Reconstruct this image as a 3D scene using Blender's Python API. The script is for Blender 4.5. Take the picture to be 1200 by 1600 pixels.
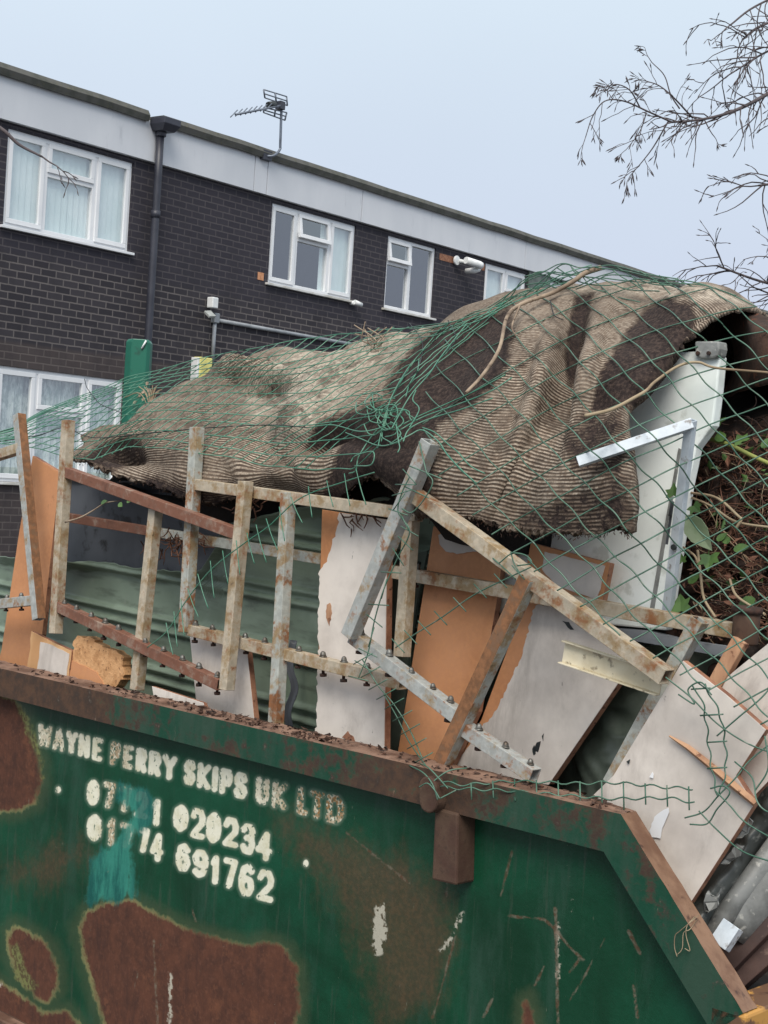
import bpy, bmesh, math, random
import numpy as np
from mathutils import Vector, noise as mnoise
for o in list(bpy.data.objects): bpy.data.objects.remove(o)
random.seed(7); rng = np.random.default_rng(7)
scn = bpy.context.scene
COL = scn.collection
# ------------------------------------------------------------------ camera
F, CX, CY = 2400., 600., 800.
RHO = math.atan(.0635); PIT = -math.atan((CY-753.6)*math.cos(RHO)/F)
_f = np.array([0, math.cos(PIT), math.sin(PIT)]); _r = np.array([1., 0, 0]); _u = np.cross(_r, _f)
_R = math.cos(RHO)*_r+math.sin(RHO)*_u; _U = math.cos(RHO)*_u-math.sin(RHO)*_r
CAM = np.array([0, 0, 1.75])
cd = bpy.data.cameras.new('camera'); cam = bpy.data.objects.new('camera', cd); COL.objects.link(cam)
from mathutils import Matrix
mw = Matrix(((_R[0], _U[0], -_f[0], CAM[0]), (_R[1], _U[1], -_f[1], CAM[1]), (_R[2], _U[2], -_f[2], CAM[2]), (0, 0, 0, 1)))
cam.matrix_world = mw
cd.sensor_fit = 'HORIZONTAL'; cd.sensor_width = 36; cd.lens = 72; cd.clip_end = 2000; cd.clip_start = .05
scn.camera = cam
# ------------------------------------------------------------------ light
SUN_EL, SUN_AZ = math.radians(50), math.radians(188)      # azimuth clockwise from +Y: behind the camera, a little left
w = bpy.data.worlds.new('World'); scn.world = w; w.use_nodes = True
wn = w.node_tree; wn.nodes.clear()
out = wn.nodes.new('ShaderNodeOutputWorld'); bg = wn.nodes.new('ShaderNodeBackground')
sky = wn.nodes.new('ShaderNodeTexSky'); sky.sky_type = 'NISHITA'; sky.sun_disc = False
sky.sun_elevation = SUN_EL; sky.sun_rotation = SUN_AZ; sky.air_density = 1.0; sky.dust_density = 3
tc = wn.nodes.new('ShaderNodeTexCoord'); sp = wn.nodes.new('ShaderNodeSeparateXYZ')
wn.links.new(tc.outputs['Generated'], sp.inputs[0])
rp = wn.nodes.new('ShaderNodeValToRGB'); wn.links.new(sp.outputs[2], rp.inputs[0])
OV = [(0.0, (4.8, 5.25, 6.5)), (.1, (4.95, 5.4, 6.6)), (.22, (5.35, 6.05, 7.0)), (.33, (5.9, 6.8, 7.55)), (1, (8.4, 8.7, 9.0))]
el = rp.color_ramp.elements
while len(el) < len(OV): el.new(.5)
for e, (p, c) in zip(el, OV): e.position = p; e.color = (*[x/10 for x in c], 1)
# soft cloud mottling of the overcast
nz = wn.nodes.new('ShaderNodeTexNoise'); nz.inputs['Scale'].default_value = 2.2; nz.inputs['Detail'].default_value = 4
wn.links.new(tc.outputs['Generated'], nz.inputs['Vector'])
mr = wn.nodes.new('ShaderNodeMapRange'); mr.inputs['To Min'].default_value = 9.2; mr.inputs['To Max'].default_value = 10.6
wn.links.new(nz.outputs[0], mr.inputs[0])
sc_ = wn.nodes.new('ShaderNodeVectorMath'); sc_.operation = 'SCALE'; wn.links.new(rp.outputs[0], sc_.inputs[0]); wn.links.new(mr.outputs[0], sc_.inputs['Scale'])
mxs = wn.nodes.new('ShaderNodeMix'); mxs.data_type = 'RGBA'; mxs.inputs[0].default_value = .88
wn.links.new(sky.outputs[0], mxs.inputs[6]); wn.links.new(sc_.outputs[0], mxs.inputs[7])
wn.links.new(mxs.outputs[2], bg.inputs[0]); bg.inputs[1].default_value = .1
wn.links.new(bg.outputs[0], out.inputs[0])
sl = bpy.data.lights.new('sun', 'SUN'); sl.energy = 2.3; sl.angle = math.radians(35); sl.color = (1, .93, .84)
sun = bpy.data.objects.new('sun', sl); COL.objects.link(sun)
sd_ = Vector((math.sin(SUN_AZ)*math.cos(SUN_EL), math.cos(SUN_AZ)*math.cos(SUN_EL), math.sin(SUN_EL)))
sun.rotation_euler = sd_.to_track_quat('Z', 'Y').to_euler(); sun.location = (0, -5, 30)
scn.view_settings.view_transform = 'Standard'; scn.view_settings.look = 'None'
scn.view_settings.exposure = 0.42; scn.view_settings.gamma = 1

# ------------------------------------------------------------------ geometry of the place
def ray(px, py): return _f+(px-CX)/F*_R-(py-CY)/F*_U
def proj(P):
    d = np.asarray(P, float)-CAM; z = d@_f; return CX+F*(d@_R)/z, CY-F*(d@_U)/z
def hitz(px, py, z):
    d = ray(px, py); return CAM+d*(z-CAM[2])/d[2]
ZR = 1.157                                     # rim height of the skip
_A = hitz(0, 1044, ZR); O = hitz(970, 1272, ZR)
S = (O-_A)/np.linalg.norm(O-_A); N = np.array([-S[1], S[0], 0.]); ZU = np.array([0, 0, 1.])
def sk(s, d, z): return O+S*s+N*d+np.array([0, 0, z-ZR])    # skip frame: along, into, height
def pt(px, py, d=0., lean=0., yaw=0.):
    """point where the sight line meets an upright (or leaning) plane inside the skip"""
    r = ray(px, py); n = N-lean*ZU-yaw*S
    t = (d-(CAM-O)@n)/(r@n); return CAM+r*t
WB = ray(2370, 866); WB[2] = 0; WB /= np.linalg.norm(WB); WN = np.array([WB[1], -WB[0], 0.])   # wall direction, wall normal
W0 = CAM+ray(6, 357)*15.9
def wl(u, e, z): return W0+WB*u+WN*e+np.array([0, 0, z-W0[2]])
def pw(px, py, e=0.):
    r = ray(px, py); t = (e-(CAM-W0)@WN)/(r@WN); P = CAM+r*t
    return (P-W0)@WB, P[2]                      # u, z on the wall

# ------------------------------------------------------------------ node helpers
def lin(r, g, b):
    f = lambda c: (c/255/12.92 if c/255 <= .04045 else ((c/255+.055)/1.055)**2.4)
    return (f(r), f(g), f(b), 1)
class NT:
    def __init__(s, name, rough=.7, metal=0., spec=.5):
        s.m = bpy.data.materials.new(name); s.m.use_nodes = True; s.t = s.m.node_tree
        s.b = s.t.nodes['Principled BSDF']; s.b.inputs['Roughness'].default_value = rough
        s.b.inputs['Metallic'].default_value = metal; s.b.inputs['Specular IOR Level'].default_value = spec
        s.tc = s.t.nodes.new('ShaderNodeTexCoord'); oi = s.t.nodes.new('ShaderNodeObjectInfo'); s.oi = oi
        mp = s.t.nodes.new('ShaderNodeVectorMath'); mp.operation = 'ADD'
        sc = s.t.nodes.new('ShaderNodeMath'); sc.operation = 'MULTIPLY'; sc.inputs[1].default_value = 37.
        s.t.links.new(oi.outputs['Random'], sc.inputs[0])
        s.t.links.new(s.tc.outputs['Object'], mp.inputs[0]); s.t.links.new(sc.outputs[0], mp.inputs[1]); s.co = mp.outputs[0]
    def L(s, a, b): s.t.links.new(a, b)
    def noise(s, scale, detail=4, rough=.55, stretch=None, dist=0., co=None):
        n = s.t.nodes.new('ShaderNodeTexNoise'); n.inputs['Scale'].default_value = scale
        n.inputs['Detail'].default_value = detail; n.inputs['Roughness'].default_value = rough; n.inputs['Distortion'].default_value = dist
        c = co or s.co
        if stretch:
            v = s.t.nodes.new('ShaderNodeVectorMath'); v.operation = 'MULTIPLY'; v.inputs[1].default_value = stretch; s.L(c, v.inputs[0]); c = v.outputs[0]
        s.L(c, n.inputs['Vector']); return n.outputs[0]
    def attr(s, name):
        a = s.t.nodes.new('ShaderNodeAttribute'); a.attribute_name = name; return a.outputs['Fac']
    def math(s, op, a, b=0., c=None, clamp=False):
        n = s.t.nodes.new('ShaderNodeMath'); n.operation = op; n.use_clamp = clamp
        for i, v in enumerate((a, b, c)):
            if v is None: continue
            if isinstance(v, (int, float)): n.inputs[i].default_value = v
            else: s.L(v, n.inputs[i])
        return n.outputs[0]
    def rng(s, v, a, b, lo=0., hi=1.):
        n = s.t.nodes.new('ShaderNodeMapRange'); n.interpolation_type = 'SMOOTHSTEP'
        n.inputs[1].default_value = a; n.inputs[2].default_value = b; n.inputs[3].default_value = lo; n.inputs[4].default_value = hi
        s.L(v, n.inputs[0]); return n.outputs[0]
    def mix(s, f, a, b, mode='MIX'):
        n = s.t.nodes.new('ShaderNodeMix'); n.data_type = 'RGBA'; n.blend_type = mode
        for i, v in ((0, f), (6, a), (7, b)):
            if isinstance(v, (int, float)): n.inputs[i].default_value = v
            elif isinstance(v, tuple): n.inputs[i].default_value = v
            else: s.L(v, n.inputs[i])
        return n.outputs[2]
    def color(s, c):
        if isinstance(c, tuple): s.b.inputs['Base Color'].default_value = c
        else: s.L(c, s.b.inputs['Base Color'])
    def rough(s, v): s.L(v, s.b.inputs['Roughness'])
    def bump(s, h, strength=.3, dist=.01):
        n = s.t.nodes.new('ShaderNodeBump'); n.inputs['Strength'].default_value = strength; n.inputs['Distance'].default_value = dist
        s.L(h, n.inputs['Height']); s.L(n.outputs[0], s.b.inputs['Normal'])
def spotted(name, c0, c1, scale=8, rough=.7, c2=None, s2=40, lo=.4, hi=.65, metal=0., bump=.15, stretch=None):
    m = NT(name, rough, metal); n = m.noise(scale, 6, .6, stretch)
    c = m.mix(m.rng(n, lo, hi), c0, c1)
    n2 = m.noise(s2, 4)
    if c2: c = m.mix(m.rng(n2, .58, .7), c, c2)
    m.color(c); m.bump(n2, bump, .004); return m.m

# ------------------------------------------------------------------ materials
M = {}
# steel box section: grey galvanised paint going to rust
def steel(name, base, rustlo, rusthi, rustc=(104, 70, 46), stain=(150, 128, 96)):
    m = NT(name, .62, .0, .4)
    n = m.noise(9, 8, .68, dist=.4); n2 = m.noise(60, 5, .6); n3 = m.noise(22, 6, .7)
    c = m.mix(m.rng(n2, .35, .7), lin(*base), lin(*[min(255, int(x*1.16)) for x in base]))
    c = m.mix(m.rng(n3, rustlo-.05, rustlo+.12), c, lin(*stain))
    k = m.math('ADD', n, m.math('MULTIPLY', m.math('SUBTRACT', n2, .5), .5))
    c = m.mix(m.rng(k, rustlo, rusthi), c, m.mix(m.rng(n2, .35, .65), lin(*rustc), lin(*[int(x*1.3) for x in rustc])))
    c = m.mix(m.rng(n3, .62, .74), c, lin(58, 40, 32))
    m.color(c); m.bump(n2, .25, .003); m.rough(m.rng(k, rustlo, rusthi, .5, .85)); return m.m
M['steel'] = steel('galvanised_steel', (156, 159, 153), .50, .66)
M['steel_tan'] = steel('stained_steel', (166, 156, 138), .50, .70)
M['steel_rust'] = steel('rusty_steel', (138, 118, 104), .40, .62, (98, 68, 56), (122, 82, 64))
M['steel_brown'] = steel('brown_rusted_steel', (134, 112, 90), .34, .52, (108, 76, 52), (120, 92, 70))
M['steel_blue'] = steel('bluish_steel', (152, 155, 152), .54, .70)
M['bolt'] = spotted('bolt_zinc', lin(120, 120, 116), lin(80, 70, 60), 60, .45, metal=.5)
M['bolt_rust'] = spotted('bolt_rust', lin(70, 46, 36), lin(40, 28, 24), 60, .8)
def mk_board():
    m = NT('white_laminate', .45, 0, .4); n = m.noise(5, 6, .6); n2 = m.noise(26, 6, .7); n3 = m.noise(3, 8, .75, (1, 1, .35), .6)
    c = m.mix(m.rng(n, .35, .68), lin(222, 214, 205), lin(190, 182, 174))
    c = m.mix(m.math('MULTIPLY', m.rng(n3, .50, .68), .6), c, lin(150, 142, 134))
    c = m.mix(m.math('MULTIPLY', m.rng(n2, .66, .76), .75), c, lin(100, 94, 88))
    c = m.mix(m.math('MULTIPLY', m.rng(m.noise(45, 3, .6, (1, 1, .5)), .70, .76), .8), c, lin(60, 54, 50))
    m.color(c); m.bump(n2, .06, .003); m.rough(m.rng(n, .3, .7, .35, .6)); return m.m
M['board'] = mk_board()
def mk_orange():
    m = NT('hardboard', .55, 0, .35); n = m.noise(4, 6, .6, dist=.3); n2 = m.noise(90, 3); n3 = m.noise(14, 6, .7)
    c = m.mix(m.rng(n, .3, .7), lin(200, 144, 104), lin(180, 124, 84))
    c = m.mix(m.math('MULTIPLY', m.rng(n2, .4, .7), .35), c, lin(206, 148, 100))
    c = m.mix(m.math('MULTIPLY', m.rng(n3, .6, .76), .6), c, lin(116, 78, 52))
    m.color(c); m.bump(n2, .06, .002); return m.m
M['orange'] = mk_orange()
M['chip'] = spotted('raw_chipboard', lin(204, 158, 112), lin(178, 132, 88), 30, .85, lin(120, 86, 58), 110, bump=.7)
M['edge'] = spotted('board_edge', lin(162, 116, 90), lin(126, 84, 64), 24, .8, lin(90, 58, 44), 70, bump=.4)
M['raw_wood'] = spotted('raw_split_wood', lin(186, 146, 114), lin(150, 108, 82), 16, .85, lin(116, 78, 58), 60, stretch=(1, 1, .3))
M['plywood'] = spotted('pale_plywood', lin(208, 168, 122), lin(186, 142, 98), 10, .75, stretch=(1, 1, .2))
def mk_green_sheet():
    m = NT('green_sheet', .42, 0, .5); n = m.noise(3, 6, .6, dist=.5); n2 = m.noise(30, 6, .65); n3 = m.noise(7, 5, .6, (1, 1, 5))
    c = m.mix(m.rng(n, .35, .7), lin(108, 124, 108), lin(134, 150, 134))
    c = m.mix(m.math('MULTIPLY', m.rng(n3, .5, .72), .6), c, lin(72, 80, 70))
    c = m.mix(m.math('MULTIPLY', m.rng(n2, .6, .72), .5), c, lin(134, 142, 130))
    m.color(c); m.bump(n2, .08, .004); return m.m
M['sheet'] = mk_green_sheet()
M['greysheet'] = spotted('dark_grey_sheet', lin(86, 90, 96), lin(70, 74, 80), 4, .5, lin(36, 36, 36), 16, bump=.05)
M['tarp'] = spotted('dark_green_plastic', lin(98, 108, 98), lin(66, 76, 68), 5, .35, lin(96, 106, 98), 14)
M['white_metal'] = spotted('white_metal', lin(240, 246, 243), lin(228, 237, 233), 5, .35, lin(208, 214, 208), 18, bump=.03)
M['cream'] = spotted('cream_plastic', lin(232, 222, 196), lin(214, 202, 172), 9, .45, lin(150, 138, 116), 50, bump=.04)
M['zinc'] = spotted('zinc_channel', lin(208, 217, 224), lin(180, 190, 198), 12, .4, lin(140, 138, 136), 50, metal=.0)
M['grey_plastic'] = spotted('grey_plastic', lin(84, 88, 86), lin(62, 66, 64), 7, .42, lin(122, 124, 120), 40)
M['grey_light'] = spotted('weathered_grey_plastic', lin(132, 134, 132), lin(104, 106, 104), 20, .5, lin(166, 166, 160), 70)
M['brown_rib'] = spotted('brown_plastic', lin(84, 64, 58), lin(62, 46, 42), 8, .55, lin(112, 92, 82), 50)
M['soil'] = spotted('peaty_soil', lin(64, 46, 38), lin(36, 27, 23), 12, .95, lin(96, 66, 52), 60, bump=1.)
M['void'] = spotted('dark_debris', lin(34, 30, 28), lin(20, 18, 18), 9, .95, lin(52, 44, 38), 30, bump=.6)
M['fibre'] = spotted('dead_fibre', lin(120, 84, 66), lin(84, 56, 46), 6, .9)
M['fibre_pale'] = spotted('dead_stem', lin(160, 144, 118), lin(124, 104, 82), 6, .85)
M['bark'] = spotted('bark', lin(92, 84, 86), lin(66, 60, 62), 9, .9)
M['stick'] = spotted('dry_root', lin(158, 140, 120), lin(108, 92, 78), 16, .85, lin(84, 68, 56), 50)
M['leaf'] = spotted('ivy_leaf', lin(78, 108, 54), lin(52, 80, 42), 14, .5)
M['leaf_pale'] = spotted('pale_leaf', lin(164, 182, 150), lin(136, 158, 122), 12, .55)
M['leaf_stem'] = spotted('green_stem', lin(150, 156, 84), lin(118, 126, 66), 8, .6)
M['upvc'] = spotted('white_upvc', lin(232, 234, 236), lin(222, 225, 228), 2, .35, bump=.0)
M['sill_dirt'] = spotted('weathered_upvc', lin(214, 214, 212), lin(186, 184, 176), 5, .5, bump=.0)
M['blind'] = spotted('vertical_blind', lin(240, 250, 248), lin(226, 240, 238), 2, .8, bump=0)
def mk_curtain():
    m = NT('net_curtain', .9); n = m.noise(26, 4, .6, (1, 1, .35)); m.color(m.mix(m.rng(n, .4, .62), lin(236, 244, 238), lin(176, 192, 186))); return m.m
M['curtain'] = mk_curtain()
M['room'] = spotted('dim_room', lin(92, 96, 100), lin(70, 74, 80), 1.2, .9, bump=0)
M['dark_metal'] = spotted('dark_grey_paint', lin(60, 62, 72), lin(48, 50, 60), 3, .45, bump=.02)
M['roof_felt'] = spotted('mossy_felt', lin(90, 90, 86), lin(74, 76, 70), 7, .85, lin(92, 90, 74), 24)
def mk_fascia():
    m = NT('fascia_panel', .5); n = m.noise(1.3, 6, .6, (1, 1, .4)); n2 = m.noise(7, 6, .7, (1, 1, .25))
    c = m.mix(m.rng(n, .3, .7), lin(212, 215, 220), lin(200, 204, 210)); c = m.mix(m.math('MULTIPLY', m.rng(n2, .58, .75), .4), c, lin(160, 164, 172))
    m.color(c); return m.m
M['fascia'] = mk_fascia()
M['white_paint'] = spotted('white_plastic', lin(230, 232, 232), lin(212, 216, 216), 9, .4, bump=.0)
M['conduit'] = spotted('grey_conduit', lin(150, 156, 162), lin(124, 130, 136), 4, .5)
M['lamp_glass'] = spotted('lamp_lens', lin(170, 174, 172), lin(150, 154, 152), 30, .2, bump=0)
M['yellow'] = spotted('pale_yellow_plastic', lin(222, 216, 132), lin(206, 198, 118), 6, .55)
M['post_green'] = spotted('green_powder_coat', lin(26, 102, 82), lin(22, 88, 70), 3, .4, lin(30, 76, 62), 20, bump=.03)
M['orange_brick'] = spotted('orange_brick', lin(206, 150, 112), lin(180, 124, 90), 30, .9)
M['alu'] = spotted('aerial_alloy', lin(120, 128, 140), lin(96, 102, 112), 9, .4, metal=.4)
M['black_plastic'] = spotted('black_plastic', lin(40, 46, 46), lin(28, 32, 32), 9, .5)
M['red_paint'] = spotted('dark_red_paint', lin(104, 34, 40), lin(84, 28, 34), 9, .5)
def mk_net():
    m = NT('green_pvc_wire', .38, 0, .5); n = m.noise(3, 4, .6); n2 = m.noise(40, 4)
    c = m.mix(m.rng(n, .35, .65), lin(56, 116, 94), lin(90, 138, 116)); c = m.mix(m.math('MULTIPLY', m.rng(n2, .55, .7), .5), c, lin(104, 136, 116)); m.color(c); return m.m
M['net'] = mk_net()  # netting wire coloured as lit on its upper part
M['net_dark'] = spotted('dark_green_wire', lin(60, 96, 80), lin(86, 120, 102), 8, .42, lin(110, 126, 112), 50, bump=0)  # darker copy of the netting wire, shade put into the colour
M['net_black'] = spotted('black_cable', lin(34, 38, 40), lin(44, 48, 50), 8, .5, bump=0)
def mk_glass():
    m = NT('window_glass', .04); m.b.inputs['Base Color'].default_value = (1, 1, 1, 1)
    t = m.t; tr = t.nodes.new('ShaderNodeBsdfTransparent'); tr.inputs[0].default_value = (.92, .95, .95, 1)
    gl = t.nodes.new('ShaderNodeBsdfGlossy'); gl.inputs['Roughness'].default_value = .01; gl.inputs[0].default_value = (.95, .97, 1, 1)
    mx = t.nodes.new('ShaderNodeMixShader'); ge = t.nodes.new('ShaderNodeNewGeometry'); dt = t.nodes.new('ShaderNodeVectorMath'); dt.operation = 'DOT_PRODUCT'
    m.L(ge.outputs['Normal'], dt.inputs[0]); m.L(ge.outputs['Incoming'], dt.inputs[1])
    fv = m.math('ADD', .24, m.math('MULTIPLY', .76, m.math('POWER', m.math('SUBTRACT', 1., m.math('ABSOLUTE', dt.outputs['Value'])), 4.)))
    m.L(fv, mx.inputs[0]); m.L(tr.outputs[0], mx.inputs[1]); m.L(gl.outputs[0], mx.inputs[2])
    nn = m.noise(1.1, 2); b = t.nodes.new('ShaderNodeBump'); b.inputs['Strength'].default_value = .02; m.L(nn, b.inputs['Height']); m.L(b.outputs[0], gl.inputs['Normal'])
    m.L(mx.outputs[0], t.nodes['Material Output'].inputs[0]); return m.m
M['glass'] = mk_glass()
def mk_brick():
    m = NT('dark_brick', .8, 0, .3); t = m.t
    uv = t.nodes.new('ShaderNodeUVMap'); uv.uv_map = 'uv'
    b = t.nodes.new('ShaderNodeTexBrick'); nv_ = t.nodes.new('ShaderNodeTexNoise'); nv_.inputs['Scale'].default_value = 9; m.L(uv.outputs[0], nv_.inputs['Vector'])
    wv_ = t.nodes.new('ShaderNodeVectorMath'); wv_.operation = 'SCALE'; wv_.inputs['Scale'].default_value = .010; m.L(nv_.outputs[1], wv_.inputs[0])
    av_ = t.nodes.new('ShaderNodeVectorMath'); m.L(uv.outputs[0], av_.inputs[0]); m.L(wv_.outputs[0], av_.inputs[1]); m.L(av_.outputs[0], b.inputs['Vector'])
    b.inputs['Scale'].default_value = 1; b.inputs['Brick Width'].default_value = .212; b.inputs['Row Height'].default_value = .0775
    b.inputs['Mortar Size'].default_value = .0085; b.inputs['Mortar Smooth'].default_value = .25; b.inputs['Bias'].default_value = -.2
    b.inputs['Color1'].default_value = lin(60, 57, 62); b.inputs['Color2'].default_value = lin(44, 42, 48); b.inputs['Mortar'].default_value = lin(104, 99, 98)
    s2 = t.nodes.new('ShaderNodeSeparateXYZ'); m.L(uv.outputs[0], s2.inputs[0])
    n = m.noise(.8, 4, .5); n2 = m.noise(14, 5, .7)
    up = m.rng(m.math('ADD', s2.outputs[1], m.math('MULTIPLY', n, .1)), 3.86, 4.0)
    low = m.rng(m.math('ADD', s2.outputs[1], m.math('MULTIPLY', n, .12)), 3.06, 3.0)
    c = b.outputs[0]
    c = m.mix(m.math('MULTIPLY', up, .55), c, lin(52, 50, 60))              # upper courses sealed darker and bluer
    c = m.mix(m.math('MULTIPLY', low, .5), c, lin(84, 74, 70))              # lower courses browner
    c = m.mix(m.math('MULTIPLY', m.rng(n2, .6, .75), .3), c, lin(92, 86, 86)); c = m.mix(m.math('MULTIPLY', m.rng(m.noise(2.2, 6, .7, (1, 1, .5)), .45, .7), .45), c, lin(44, 42, 47))
    m.color(c); h = m.math('SUBTRACT', 1., b.outputs[1]); m.bump(h, .5, .008); return m.m
M['brick'] = mk_brick()
def mk_asphalt():
    m = NT('asphalt', .9); n = m.noise(2, 6); n2 = m.noise(160, 3)
    m.color(m.mix(m.rng(n2, .4, .7), m.mix(m.rng(n, .4, .6), lin(66, 66, 66), lin(54, 54, 54)), lin(92, 92, 90))); m.bump(n2, .5, .005); return m.m
M['asphalt'] = mk_asphalt()
def mk_skip(full):
    m = NT('skip_paint' if full else 'skip_rim_paint', .5, 0, .45)
    n = m.noise(3, 6, .65, dist=.6); n2 = m.noise(26, 6, .7); n3 = m.noise(90, 4, .6); ns = m.noise(10, 6, .7, (1, 1, .22), .3)
    green = m.mix(m.rng(n, .3, .7), lin(3, 50, 29), lin(8, 70, 46))
    green = m.mix(m.math('MULTIPLY', m.rng(ns, .48, .72), .5), green, lin(52, 78, 66)); green = m.mix(m.math('MULTIPLY', m.rng(m.noise(1.6, 6, .7), .46, .66), .45), green, lin(16, 84, 60)); green = m.mix(m.math('MULTIPLY', m.rng(m.noise(40, 6, .75, (1, 1, .06), .3), .56, .68), .5), green, lin(62, 74, 62))       # faded drag marks
    rustc = m.mix(m.rng(n2, .35, .7), lin(88, 52, 36), lin(66, 39, 28))
    rustc = m.mix(m.math('MULTIPLY', m.rng(n3, .5, .7), .35), rustc, lin(112, 72, 56)); rustc = m.mix(m.math('MULTIPLY', m.rng(m.noise(22, 7, .75, (1, 1, .18), .4), .48, .68), .6), rustc, lin(56, 34, 28)); rustc = m.mix(m.math('MULTIPLY', m.rng(m.noise(6, 7, .8), .54, .66), .5), rustc, lin(118, 74, 50))
    if full:
        jit = m.math('ADD', m.math('MULTIPLY', m.math('SUBTRACT', n2, .5), 20.), m.math('MULTIPLY', m.math('SUBTRACT', n3, .5), 9.))
        rs = m.math('ADD', m.attr('rust'), jit)
        bs = m.math('ADD', m.attr('scrape'), m.math('MULTIPLY', m.math('SUBTRACT', ns, .5), 120.))
        bs = m.math('ADD', bs, m.math('MULTIPLY', m.math('SUBTRACT', n2, .5), 90.))
        c = m.mix(m.math('MULTIPLY', m.rng(bs, 40, -30), .62), green, m.mix(m.rng(n3, .4, .65), lin(78, 60, 46), lin(96, 70, 52)))
        edge = m.rng(m.math('ABSOLUTE', m.math('ADD', rs, 1.)), 5.5, .5)
        c = m.mix(m.rng(rs, 26, 4), c, m.mix(.55, c, lin(66, 76, 52)))
        c = m.mix(m.rng(rs, 2.5, -3.5), c, rustc)
        c = m.mix(m.math('MULTIPLY', edge, m.rng(n, .36, .62, .1, .7)), c, lin(134, 134, 88))
        ol = m.math('ADD', m.attr('olive'), m.math('MULTIPLY', m.math('SUBTRACT', n2, .5), 30.))
        c = m.mix(m.math('MULTIPLY', m.rng(ol, 4, -4), .85), c, m.mix(m.rng(n3, .4, .6), lin(112, 118, 70), lin(74, 66, 40)))
        # lettering and dots, spray paint with worn speckles
        tx = m.math('ADD', m.attr('text'), m.math('MULTIPLY', m.math('SUBTRACT', n2, .5), 3.))
        overspray = m.math('MULTIPLY', m.rng(tx, 5.5, 0), .22)  # soft halo of paint overspray round the letters
        c = m.mix(overspray, c, lin(150, 170, 150))
        worn = m.math('ADD', tx, m.math('MULTIPLY', m.rng(n3, .6, .72), 9.))
        worn = m.math('ADD', worn, m.math('MULTIPLY', m.math('MULTIPLY', m.attr('wear'), m.rng(m.noise(150, 2), .5, .62)), 8.))
        cream = m.mix(m.rng(n2, .4, .7), lin(228, 226, 206), lin(206, 202, 172)); cream = m.mix(m.math('MULTIPLY', m.attr('wear'), m.rng(n3, .35, .55)), cream, lin(150, 112, 66))
        c = m.mix(m.rng(worn, 1.0, -1.2), c, cream)
        te = m.math('ADD', m.attr('teal'), m.math('MULTIPLY', m.math('SUBTRACT', ns, .5), 75.))
        te = m.math('ADD', te, m.math('MULTIPLY', m.math('SUBTRACT', n3, .5), 14.))
        c = m.mix(m.math('MULTIPLY', m.rng(te, 8, -4), .95), c, m.mix(m.rng(ns, .4, .6), lin(16, 84, 78), lin(52, 132, 116)))
        sc = m.math('ADD', m.attr('scuff'), m.math('MULTIPLY', m.math('SUBTRACT', n2, .5), 22.))
        sc = m.math('ADD', sc, m.math('MULTIPLY', m.rng(n3, .45, .65), 5.))
        c = m.mix(m.math('MULTIPLY', m.rng(sc, 1.5, -2.5), .8), c, lin(188, 184, 168))
        sr = m.math('ADD', m.attr('scratch'), m.math('MULTIPLY', m.math('SUBTRACT', n2, .5), 9.))
        c = m.mix(m.math('MULTIPLY', m.rng(sr, 1.5, -1.), .75), c, m.mix(m.rng(n3, .4, .6), lin(92, 64, 46), lin(110, 104, 90)))
        c = m.mix(m.math('MULTIPLY', m.rng(m.noise(34, 7, .8, (1, 1, .3), 1.), .66, .70), .5), c, lin(120, 124, 108))
        sp = m.rng(m.noise(75, 3, .8), .74, .77); c = m.mix(sp, c, lin(176, 172, 156))
        m.rough(m.rng(rs, 3, -3, .42, .85))
    else:
        k = m.math('ADD', m.attr('rusty'), m.math('MULTIPLY', m.math('SUBTRACT', n, .5), 1.6))
        k = m.math('ADD', k, m.math('MULTIPLY', m.math('SUBTRACT', n2, .5), 1.7))
        dull = m.mix(m.rng(n2, .35, .65), lin(84, 60, 44), lin(58, 45, 37))
        c = m.mix(m.rng(k, .35, .65), m.mix(m.rng(ns, .4, .65), lin(16, 66, 48), lin(46, 72, 58)), dull)
        c = m.mix(m.math('MULTIPLY', m.rng(n2, .63, .72), .5), c, lin(124, 116, 104))
        c = m.mix(m.math('MULTIPLY', m.rng(m.noise(12, 7, .75, (1, 1, .4), 1.5), .64, .70), .75), c, lin(150, 130, 112))
        m.rough(m.rng(k, .35, .65, .42, .8))
    m.color(c); m.bump(m.math('ADD', m.math('MULTIPLY', m.noise(5, 4), 2.), n2), .22, .006); return m.m
M['skip'] = mk_skip(True); M['rim'] = mk_skip(False)
M['rim_top'] = spotted('worn_rim_edge', lin(132, 104, 88), lin(92, 66, 52), 14, .7, lin(54, 36, 30), 34, bump=.6)
M['rim_slope'] = spotted('scraped_rim_edge', lin(134, 104, 82), lin(100, 70, 52), 12, .6, lin(70, 46, 36), 30, bump=.3, stretch=(1, 1, .5))
M['rim_yellow'] = spotted('flaking_yellow_paint', lin(104, 76, 56), lin(186, 138, 70), 9, .6, lin(70, 46, 36), 30, lo=.55, hi=.6)
M['bracket'] = spotted('rusty_bracket', lin(84, 64, 50), lin(70, 47, 37), 9, .8, lin(66, 48, 38), 50, bump=.25)
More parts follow.
